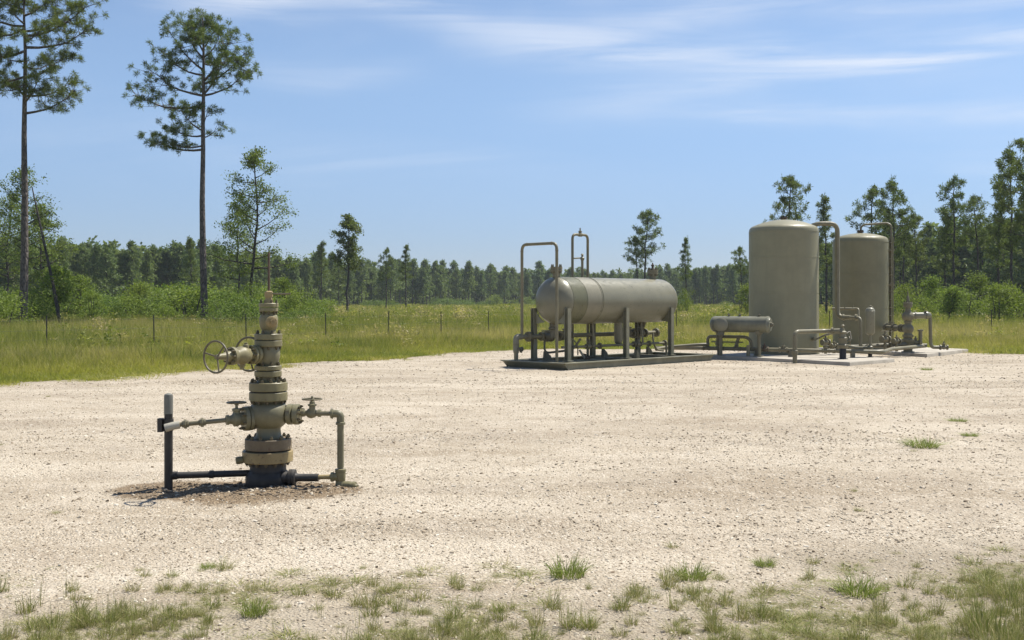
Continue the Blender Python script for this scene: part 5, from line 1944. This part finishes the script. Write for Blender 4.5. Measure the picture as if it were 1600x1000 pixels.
def plant_at(px, Y, top, shape, label, cat="tree", group=None, name="pine_tree", rz=None, wide=1.0):
    base = at(px, HOR, Y)
    z = gz(base.x, Y)
    H = CAMZ - (top - HOR) / F * Y - z
    s = H / 12.0
    return plant(name, (base.x, base.y, z), shape[0], shape[1], label, cat, group, random.uniform(0, 6.28) if rz is None else rz, s * wide, s)


# pines one can point at, by where they stand
for (px, Y, top, sh, wide, lab) in (
    (500, 150, 380, SLIM[0], 1.0, "slender pine just left of the loose leafy tree above the tree line"),
    (602, 160, 391, OPEN[1], 0.85, "left one of two pines standing proud of the tree line right of the wellhead"),
    (634, 150, 385, SLIM[1], 0.95, "right one of two pines standing proud of the tree line right of the wellhead"),
    (300, 120, 374, SLIM[0], 0.95, "pine directly left of the lone tall pine's trunk"),
    (530, 190, 412, OPEN[3], 0.9, "short pine at the foot of the loose leafy tree"),
    (1010, 120, 332, OPEN[0], 0.98, "tallest round-topped pine rising behind the horizontal vessel"),
    (994, 121, 372, OPEN[2], 0.85, "lower pine leaning against the tallest one behind the horizontal vessel"),
    (1072, 105, 374, SLIM[1], 0.85, "slim small-crowned pine between the vessel and the front tank"),
    (1157, 100, 388, OPEN[2], 0.75, "thin open pine close to the front tank's far edge"),
    (1232, 85, 280, OPEN[2], 0.80, "open-crowned pine showing just over the front tank's dome"),
    (1290, 96, 311, SLIM[0], 0.95, "pine seen in the gap between the two tanks"),
    (1358, 100, 299, OPEN[1], 0.95, "bushy pine behind the rear tank's dome"),
    (1398, 88, 288, OPEN[3], 0.85, "tall dark pine just right of the rear tank's dome"),
    (1430, 96, 336, OPEN[0], 0.8, "shorter pine right of the rear tank's ladder"),
    (1412, 112, 330, SLIM[1], 1.0, "half hidden pine behind the shorter one right of the ladder"),
    (1490, 84, 284, OPEN[1], 0.78, "tall pine left of the gap in the trees over the valve stack"),
    (1479, 98, 330, SLIM[0], 0.9, "lower pine leaning out beside the tall pine over the valve stack"),
    (1525, 92, 310, OPEN[2], 0.85, "pine with long clear trunk, second tall one from the right edge group"),
    (1562, 84, 288, SLIM[0], 0.95, "narrow pine left of the tallest pines at the right edge"),
    (1582, 76, 240, OPEN[3], 0.72, "second tallest pine at the right edge"),
    (1600, 72, 222, OPEN[1], 0.80, "tallest pine of all on the right edge of the picture"),
    (1636, 78, 236, OPEN[0], 0.8, "pine just beyond the right edge group"),
    (-30, 78, 300, OPEN[3], 0.9, "pine at the far left beyond the tall trunk"),
):
    plant_at(px, Y, top, sh, lab, wide=wide)


# --- the plantation: distance of its edge for every photo column
PXK = [-260, 0, 150, 300, 450, 560, 700, 850, 1000, 1100, 1200, 1300, 1450, 1600, 1850]
YK = [130, 148, 158, 172, 205, 245, 300, 342, 335, 300, 245, 180, 140, 120, 105]


def edge_Y(px): return float(np.interp(px, PXK, YK))


ZONES = ((60, "at the far left edge"), (310, "between the two tall pines on the left"), (470, "right behind the wellhead"), (590, "just right of the wellhead"), (720, "midway from wellhead to vessel"),
         (835, "just left of the horizontal vessel"), (1060, "right behind the horizontal vessel"), (1175, "between the vessel and the front tank"), (1320, "behind the front tank"), (1440, "behind the rear tank"), (9999, "near the right edge"))


def make_forest():
    rng = np.random.default_rng(91)
    n = 0
    px = -120.0
    row = []
    while px < 1720:
        Y = edge_Y(px)
        row.append((px, Y))
        px += rng.uniform(0.8, 1.35) * 0.86 * F / Y * (1.0 + 0.25 * (Y < 160))
    for (px, Y0) in row:
        if n >= 285: break
        Y = Y0 * rng.uniform(0.97, 1.07)
        H = rng.normal(10.3, 0.9)
        if px < 480: H = H * 0.92
        elif rng.uniform() < 0.10: H += rng.uniform(0.8, 2.0)
        sh = FAR[int(rng.integers(0, 5))]
        b = at(px, HOR, Y)
        zone = next(z_ for (lim, z_) in ZONES if px < lim)
        grp = "tree line pines " + zone
        zone = "pine in the even tree line " + zone
        s = H / 12
        plant("pine_tree", (b.x, Y, gz(b.x, Y)), sh[0], sh[1], zone, "tree", grp, rng.uniform(0, 6.28), s * rng.uniform(0.85, 1.15), s)
        n += 1
    # the rows behind are one dark mass: crowns and trunks joined
    tv, wv_ = [], MB()
    px = -200.0
    while px < 1800:
        Ye = edge_Y(px)
        for k in range(3):
            Y = Ye * (1.07 + 0.05 * k) * rng.uniform(0.98, 1.02)
            x = (px + rng.normal(0, 6) - 800) / F * Y
            H = rng.normal(10.2, 0.9) * (0.92 if px < 480 else 1.0)
            m = 34
            u = rng.uniform(0.12, 1, m)
            rad = (1 - u) ** 0.7 * 1.9 + 0.25
            a = rng.uniform(0, 6.28, m)
            rr = rad * np.sqrt(rng.uniform(0.1, 1, m))
            c = np.stack([x + rr * np.cos(a), Y + rr * np.sin(a), u * H], -1)
            o = unit(np.stack([np.cos(a), np.sin(a), np.full(m, 0.5)], -1))
            tv.append(needle_soup(rng, c, o, 10, 1.2, 0.24))
        px += rng.uniform(0.8, 1.3) * 1.3 * F / Ye
    # undergrowth closing the view between the trunks
    px = -200.0
    while px < 1800:
        Ye = edge_Y(px)
        for k in range(3):
            Y = Ye * rng.uniform(1.0, 1.2)
            x = (px + rng.normal(0, 5) - 800) / F * Y
            c = np.stack([x + rng.normal(0, 0.9, 8), Y + rng.normal(0, 0.8, 8), np.abs(rng.normal(1.4, 1.3, 8))], -1)
            tv.append(leaf_soup(rng, c, 12, 0.5, 0.34))
        px += 1.6 * F / Ye
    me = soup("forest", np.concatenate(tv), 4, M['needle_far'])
    o = obj_from("forest", me)
    tag(o, "dense dark pine wood behind the front row of trees", "forest", None, "stuff")


make_forest()


# ------------------------------------------------------------------ shrubs and saplings
def shrub_shape(seed, R, H, clumps, per, leaf, mat, stems=6):
    r = np.random.default_rng(seed)
    w = MB()
    cen = []
    for i in range(clumps):
        a = r.uniform(0, 6.28); u = r.uniform(0, 1)
        rad = R * math.sqrt(r.uniform(0.05, 1)) * (1 - 0.55 * u ** 2)
        cen.append((rad * math.cos(a), rad * math.sin(a), H * (0.12 + 0.86 * u) * r.uniform(0.8, 1.05)))
    for i in range(stems):
        c = cen[int(r.integers(0, clumps))]
        w.tube([(c[0] * 0.15, c[1] * 0.15, -0.05), (c[0] * 0.6, c[1] * 0.6, c[2] * 0.6), c], 0.02, 4, radii=[0.022, 0.014, 0.006])
    me = soup("foliage", leaf_soup(r, np.array(cen), per, 0.095 * R + 0.03, leaf, 0.9), 4, M[mat])
    return mesh_from_mb(w, "stems", M['bark_dark']), me


SHR = [shrub_shape(800 + i, R, H, cl, 64, 0.034, m) for i, (R, H, cl, m) in enumerate(((0.9, 1.2, 60, 'shrub'), (1.1, 1.5, 74, 'shrub'), (0.8, 1.5, 56, 'shrub'), (1.2, 1.2, 70, 'shrub_dark'), (0.55, 1.9, 52, 'shrub')))]


def shrub(px, Y, top, k, label, group=None, wide=1.0, name="shrub"):
    b = at(px, HOR, Y)
    z = gz(b.x, Y)
    H = CAMZ - (top - HOR) / F * Y - z
    base_h = (1.2, 1.5, 1.5, 1.2, 1.9)[k]
    s = H / base_h
    o = empty(name, (b.x, b.y, z), label, "shrub", group)
    o.rotation_euler = (0, 0, random.uniform(0, 6.28)); o.scale = (s * wide, s * wide, s)
    for nm, me in (("stems", SHR[k][0]), ("foliage", SHR[k][1])):
        c = bpy.data.objects.new(nm, me); COL.objects.link(c); c.parent = o
    return o


for (px, Y, top, k, wide, lab) in (
    (50, 57, 450, 1, 0.9, "rounded light green bush at the foot of the tallest left pine"),
    (5, 52, 462, 0, 1.2, "light green bush cut by the picture's left edge"),
    (145, 62, 450, 4, 1.1, "narrow upright bush standing between the left pine and the lone pine"),
    (190, 58, 474, 2, 1.1, "yellow-green weed bush near the middle of the left shrubs"),
    (255, 62, 478, 0, 1.2, "low yellow-green bush left of the lone pine's foot"),
    (289, 70, 450, 3, 1.5, "wide dark green bush just left of the lone pine's trunk"),
    (345, 64, 476, 1, 1.2, "light bush right beside the lone pine's foot"),
    (412, 72, 462, 3, 1.4, "dark bush behind the wellhead's top flange"),
    (464, 68, 455, 2, 1.3, "tall bright bush right of the wellhead's stem handle"),
    (500, 80, 468, 0, 1.4, "bright bush farther right of the wellhead, at the tree line's foot"),
    (1450, 66, 462, 1, 1.0, "bright bush behind the small valve stack"),
    (1560, 60, 440, 4, 1.3, "tall bright sapling near the right edge"),
    (1510, 68, 455, 1, 1.3, "bright bush between the right hand pines"),
    (1590, 62, 466, 0, 1.3, "low bright bush at the right edge"),
    (1165, 96, 440, 4, 1.2, "light green sapling against the front tank's left side"),
    (1072, 104, 452, 2, 0.8, "light green sapling at the foot of the slim pine"),
):
    shrub(px, Y, top, k, lab, None, wide)
rngs = np.random.default_rng(55)


def bz(px):
    return "around the leftmost tall pine's foot" if px < 130 else "between the two tall left pines" if px < 310 else "behind the wellhead's upper half"


for i in range(44):
    px = rngs.uniform(-60, 480)
    Y = rngs.uniform(52, 100)
    shrub(px, Y, HOR + rngs.uniform(-26, 16) + (6 if Y < 60 else -6) + max(0, px - 300) * 0.03, int(rngs.choice([0, 1, 3, 3, 3, 4])), "green bush in the thicket " + bz(px), "thicket bushes " + bz(px), rngs.uniform(0.9, 1.5))
for i in range(14):
    px = rngs.uniform(1380, 1680)
    Y = rngs.uniform(68, 110)
    shrub(px, Y, HOR + rngs.uniform(-30, 14), int(rngs.choice([1, 2, 3, 3, 4])), "green bush among the pine trunks on the right", "right thicket bushes", rngs.uniform(0.9, 1.4))
for i in range(26):
    px = rngs.uniform(500, 1290)
    Y = edge_Y(px) * rngs.uniform(0.80, 0.96)
    shrub(px, Y, HOR + rngs.uniform(-10, 4), int(rngs.choice([0, 1, 2, 3])), "small bright bush at the foot of the far tree line", "far meadow bushes", rngs.uniform(1.0, 1.6))

# ------------------------------------------------------------------ fence
def make_fence(pts, label, wires):
    root = empty("wire_fence", (pts[0][0], pts[0][1], 0), label, "fence")
    tops = []
    for i, (x, y) in enumerate(pts):
        z = gz(x, y)
        h = 1.36 + random.uniform(-0.04, 0.04)
        tx = random.uniform(-0.03, 0.03)
        b = MB()
        # steel T post: flange, web and a spade below the soil
        b.box((x + tx * 0.5, y, z + h / 2 - 0.15), (0.018, 0, 0), (0, 0.004, 0), (tx * 0.5, 0, h / 2 + 0.15))
        b.box((x + tx * 0.5, y + 0.022, z + h / 2 - 0.15), (0.004, 0, 0), (0, 0.018, 0), (tx * 0.5, 0, h / 2 + 0.149))
        b.build("post", M['fence'], root)
        tops.append(Vector((x, y - 0.008, z)))
    for zz in wires:
        b = MB()
        for i in range(len(tops) - 1):
            p = tops[i] + UP * zz; q = tops[i + 1] + UP * zz
            b.tube([p, p.lerp(q, 0.5) - UP * 0.02, q], 0.002, 4)
        b.build("wire", M['wire'], root)
    return root


FP = [(-22.6, 21.0), (-18.2, 26.6), (-13.85, 32.4), (-11.5, 35.0), (-9.25, 37.9), (-6.95, 40.7), (-4.9, 43.2), (-2.95, 45.4), (-1.02, 47.3), (1.2, 49.4), (4.2, 50.3), (7.6, 50.2), (11.0, 50.0), (14.4, 49.4), (17.8, 48.8), (21.2, 48.1), (24.6, 47.2), (28.2, 46.2)]
make_fence(FP, "thin wire fence on steel posts crossing the meadow behind the pad", (0.35, 0.62, 0.90, 1.2))

# ------------------------------------------------------------------ weeds on the gravel
TUFT = []
for i in range(5):
    r = np.random.default_rng(900 + i)
    TUFT.append(weld(soup("tuft", np.concatenate([blades(r, 70, 0.07, 0.07, 0.16, 0.0045, 0.75, 4, 0.8), blades(r, 14, 0.05, 0.13, 0.22, 0.004, 0.35, 4, 0.5)]), 4, None)))


def tuft_mat(fresh=False):
    m, nt, out = new_mat('fresh_tuft_grass' if fresh else 'tuft_grass')
    g = NT(nt)
    isl = g.n("ShaderNodeNewGeometry").outputs["Random Per Island"]
    c = g.colorramp(isl, [(0.0, (0.15, 0.19, 0.035)), (0.4, (0.22, 0.25, 0.055)), (0.7, (0.30, 0.29, 0.10)), (1.0, (0.46, 0.38, 0.21))])
    ob = g.n("ShaderNodeObjectInfo").outputs["Random"]
    if fresh:
        c = g.mix(0.6, c, (0.20, 0.27, 0.04))
    else:
        c = g.mix(g.ramp(ob, 0.3, 1.0, 0.0, 0.35, False), c, (0.38, 0.325, 0.16))
    d = g.n("ShaderNodeBsdfPrincipled")
    g.set(d, "Base Color", c); g.set(d, "Roughness", 0.55)
    d.inputs["Specular IOR Level"].default_value = 0.25
    t = g.n("ShaderNodeBsdfTranslucent")
    g.set(t, "Color", c)
    mx = g.n("ShaderNodeMixShader"); mx.inputs[0].default_value = 0.35
    nt.links.new(d.outputs[0], mx.inputs[1]); nt.links.new(t.outputs[0], mx.inputs[2])
    nt.links.new(mx.outputs[0], out.inputs[0])
    return m


M['tuft'] = tuft_mat()
M['fresh'] = tuft_mat(True)
for me in TUFT:
    me.materials.append(M['tuft'])

DENSE = []
for i in range(3):
    r = np.random.default_rng(950 + i)
    DENSE.append(weld(soup("tuft", np.concatenate([blades(r, 190, 0.11, 0.06, 0.15, 0.0055, 0.8, 4, 0.7), blades(r, 30, 0.09, 0.12, 0.19, 0.005, 0.4, 4, 0.5)]), 4, M['fresh'])))


def tuft(px, py, wpx, label, group=None, tall=1.0, dense=False):
    x, y = ground_at(px, py)
    s = (wpx * y / F) / 0.30
    o = bpy.data.objects.new("grass_tuft", DENSE[random.randrange(3)] if dense else TUFT[random.randrange(5)])
    COL.objects.link(o)
    o.location = (x, y, float(pad_h(np.array([x]), np.array([y]))[0]) - 0.004)
    o.rotation_euler = (0, 0, random.uniform(0, 6.28))
    o.scale = (s, s, min(s, 1.5) * tall if s > 1.5 else s * tall)
    tag(o, label, "grass tuft", group)


for (px, py, w, tl, lab) in (
    (885, 898, 74, 1.0, "thick bright green grass tuft low in the middle of the gravel"),
    (1080, 900, 62, 1.0, "bright green grass tuft right of the thick middle one"),
    (1196, 878, 42, 0.8, "small grass tuft alone on clean gravel, lower right of centre"),
    (1440, 695, 66, 0.55, "flat green grass patch alone on the bare gravel at right"),
    (1496, 659, 34, 0.45, "small flat grass patch above the flat green one at right"),
    (1516, 680, 32, 0.45, "small flat grass patch right of the flat green one"),
    (1448, 578, 22, 0.5, "tiny grass tuft on the gravel in front of the rear slab"),
    (326, 886, 32, 0.7, "small grass tuft alone below the wellhead's left post"),
    (1050, 853, 32, 0.8, "small grass tuft above the two bright ones in the lower middle"),
    (1334, 764, 20, 0.6, "tiny grass tuft in the bare gravel lower right"),
    (1340, 925, 84, 0.8, "broad low grass clump in the weedy soil at lower right"),
    (1130, 940, 60, 0.7, "spreading yellow-green tuft below the bright right one"),
    (972, 952, 56, 1.1, "grass tuft with long blades at the bottom middle"),
    (398, 960, 54, 1.2, "leafy tuft near the bottom, below the wellhead base"),
    (40, 955, 58, 1.3, "tall bladed tuft in the lower left corner"),
    (622, 955, 46, 1.2, "upright tuft at the bottom, left of the picture's middle"),
    (780, 970, 50, 1.2, "thin brownish green tuft at the bottom middle"),
):
    tuft(px, py, w, lab, None, tl, px in (885, 1080, 1196, 1440, 1496, 1516, 1448, 1340, 398, 326))


def make_weeds():
    rng = np.random.default_rng(77)
    P = [proto('weed', m) for m in TUFT]
    r = np.random.default_rng(990)
    tall = proto('tall_weed', soup('tall_weed', np.concatenate([blades(r, 60, 0.16, 0.22, 0.48, 0.006, 0.35, 4, 0.4)]), 4, M['tuft']))
    seedh = proto('thin_weed', soup('thin_weed', blades(r, 7, 0.05, 0.22, 0.40, 0.004, 0.16, 4, 0.3), 4, M['tuft']))
    P += [tall, seedh]
    X, Y, S, Z, K = [], [], [], [], []
    # sparse tufts along the bottom, thicker towards the lower right
    px = rng.uniform(-600, 2300, 3970)
    py = 850 + 190 * rng.uniform(0, 1, 3970) ** 0.8
    y = CAMZ * F / (py - HOR); x = (px - 800) / F * y
    dens = np.clip((py - 875) / 90, 0, 1) * 0.40
    dens = dens + np.clip((px - 1150) / 300, 0, 1) * np.clip((py - 850) / 80, 0, 1) * 0.26
    dens = dens + np.clip((px - 1480) / 100, 0, 1) * np.clip((py - 800) / 90, 0, 1) * 0.15
    dens = dens * np.clip(0.75 + 0.9 * wv_e(x * 3.0, y * 3.0), 0.08, 2)
    k = rng.uniform(0, 1, 3970) < dens
    x, y, px, py = x[k], y[k], px[k], py[k]
    n = len(x)
    X.append(x); Y.append(y)
    s = 0.22 + 0.55 * rng.uniform(0, 1, n) ** 1.8
    S.append(s); Z.append(rng.uniform(0.6, 1.25, n)); K.append(rng.integers(0, 5, n))
    # flattened mat of low grass in the lower right soil
    px = rng.uniform(1000, 2300, 2800); py = rng.uniform(840, 1040, 2800)
    y = CAMZ * F / (py - HOR); x = (px - 800) / F * y
    d2 = np.clip((px - 1120) / 260, 0, 1) * np.clip((py - 845) / 60, 0, 1) * np.clip(0.35 + 0.8 * wv_e(x * 2.2, y * 2.2), 0, 1)
    k = rng.uniform(0, 1, 2800) < d2 * 0.42
    x, y = x[k], y[k]; n = len(x)
    X.append(x); Y.append(y); S.append(rng.uniform(0.35, 0.9, n)); Z.append(rng.uniform(0.25, 0.6, n)); K.append(rng.integers(0, 5, n))
    # tall growth in the corner
    px = rng.uniform(1490, 2300, 300); py = rng.uniform(915, 1060, 300)
    y = CAMZ * F / (py - HOR); x = (px - 800) / F * y
    k = rng.uniform(0, 1, 300) < np.clip((px - 1500) / 110, 0, 1) * np.clip((py - 905) / 70, 0, 1) * np.clip(0.6 + 0.6 * wv_e(x * 2.5, y * 2.5), 0.1, 1)
    x, y = x[k], y[k]; n = len(x)
    X.append(x); Y.append(y); S.append(rng.uniform(0.3, 0.7, n)); Z.append(rng.uniform(0.6, 1.0, n)); K.append(np.full(n, 5))
    # dry flattened litter between the tufts
    px = rng.uniform(-100, 1700, 900); py = 880 + 160 * rng.uniform(0, 1, 900)
    y = CAMZ * F / (py - HOR); x = (px - 800) / F * y
    k = rng.uniform(0, 1, 900) < (0.5 + 0.5 * np.clip((px - 1000) / 400, 0, 1)) * np.clip(0.4 + 0.8 * wv_e(x * 2.6 + 3, y * 2.6), 0, 1)
    x, y = x[k], y[k]; n = len(x)
    X.append(x); Y.append(y); S.append(rng.uniform(0.4, 1.2, n)); Z.append(rng.uniform(0.06, 0.2, n)); K.append(rng.integers(0, 5, n))
    # thin stalks among the left tufts
    px = np.array([60, 105, 168, 205, 212, 322, 345, 430, 500, 560, 630, 760, 880, 905, 1010, 1375, 1050, 575.0]); py = rng.uniform(930, 1000, len(px))
    y = CAMZ * F / (py - HOR); x = (px - 800) / F * y
    n = len(x)
    X.append(x); Y.append(y); S.append(rng.uniform(0.45, 0.8, n)); Z.append(rng.uniform(0.7, 1.0, n)); K.append(np.full(n, 6))
    # a few stray tufts out on the pad
    px = rng.uniform(0, 1600, 26); py = 560 + 320 * rng.uniform(0, 1, 26)
    y = CAMZ * F / (py - HOR); x = (px - 800) / F * y
    k = (pad_distance(x, y) < -1) & (np.hypot(x - 4, y - 31) > 5) & ((px > 1250) | (px < 250))
    x, y = x[k], y[k]; n = len(x)
    X.append(x); Y.append(y); S.append(rng.uniform(0.2, 0.5, n)); Z.append(rng.uniform(0.4, 0.8, n)); K.append(rng.integers(0, 5, n))
    x, y, s, zz, kk = map(np.concatenate, (X, Y, S, Z, K))
    n = len(x)
    z = pad_h(x, y) - 0.004
    scatter("weeds", np.stack([x, y, z], -1), np.stack([np.zeros(n), np.zeros(n), rng.uniform(0, 6.28, n)], -1), np.stack([s, s, s * zz], -1), kk, {"tint": np.zeros(n)}, P,
            "sparse grass and weeds growing through the near gravel", "weeds")


make_weeds()


# ------------------------------------------------------------------ summer haze
def make_haze():
    b = MB().box((0, 190, 9.5), (420, 0, 0), (0, 230, 0), (0, 0, 11.5))
    o = b.build("haze", None)
    m, nt, out = new_mat("haze_air")
    v = nt.nodes.new("ShaderNodeVolumePrincipled")
    v.inputs["Color"].default_value = (0.88, 0.94, 1.0, 1.0)
    v.inputs["Density"].default_value = 0.00022
    v.inputs["Anisotropy"].default_value = 0.2
    nt.links.new(v.outputs[0], out.inputs["Volume"])
    o.data.materials.clear()
    o.data.materials.append(m)
    tag(o, "thin bluish summer haze over the meadow", "haze", None, "stuff")


make_haze()
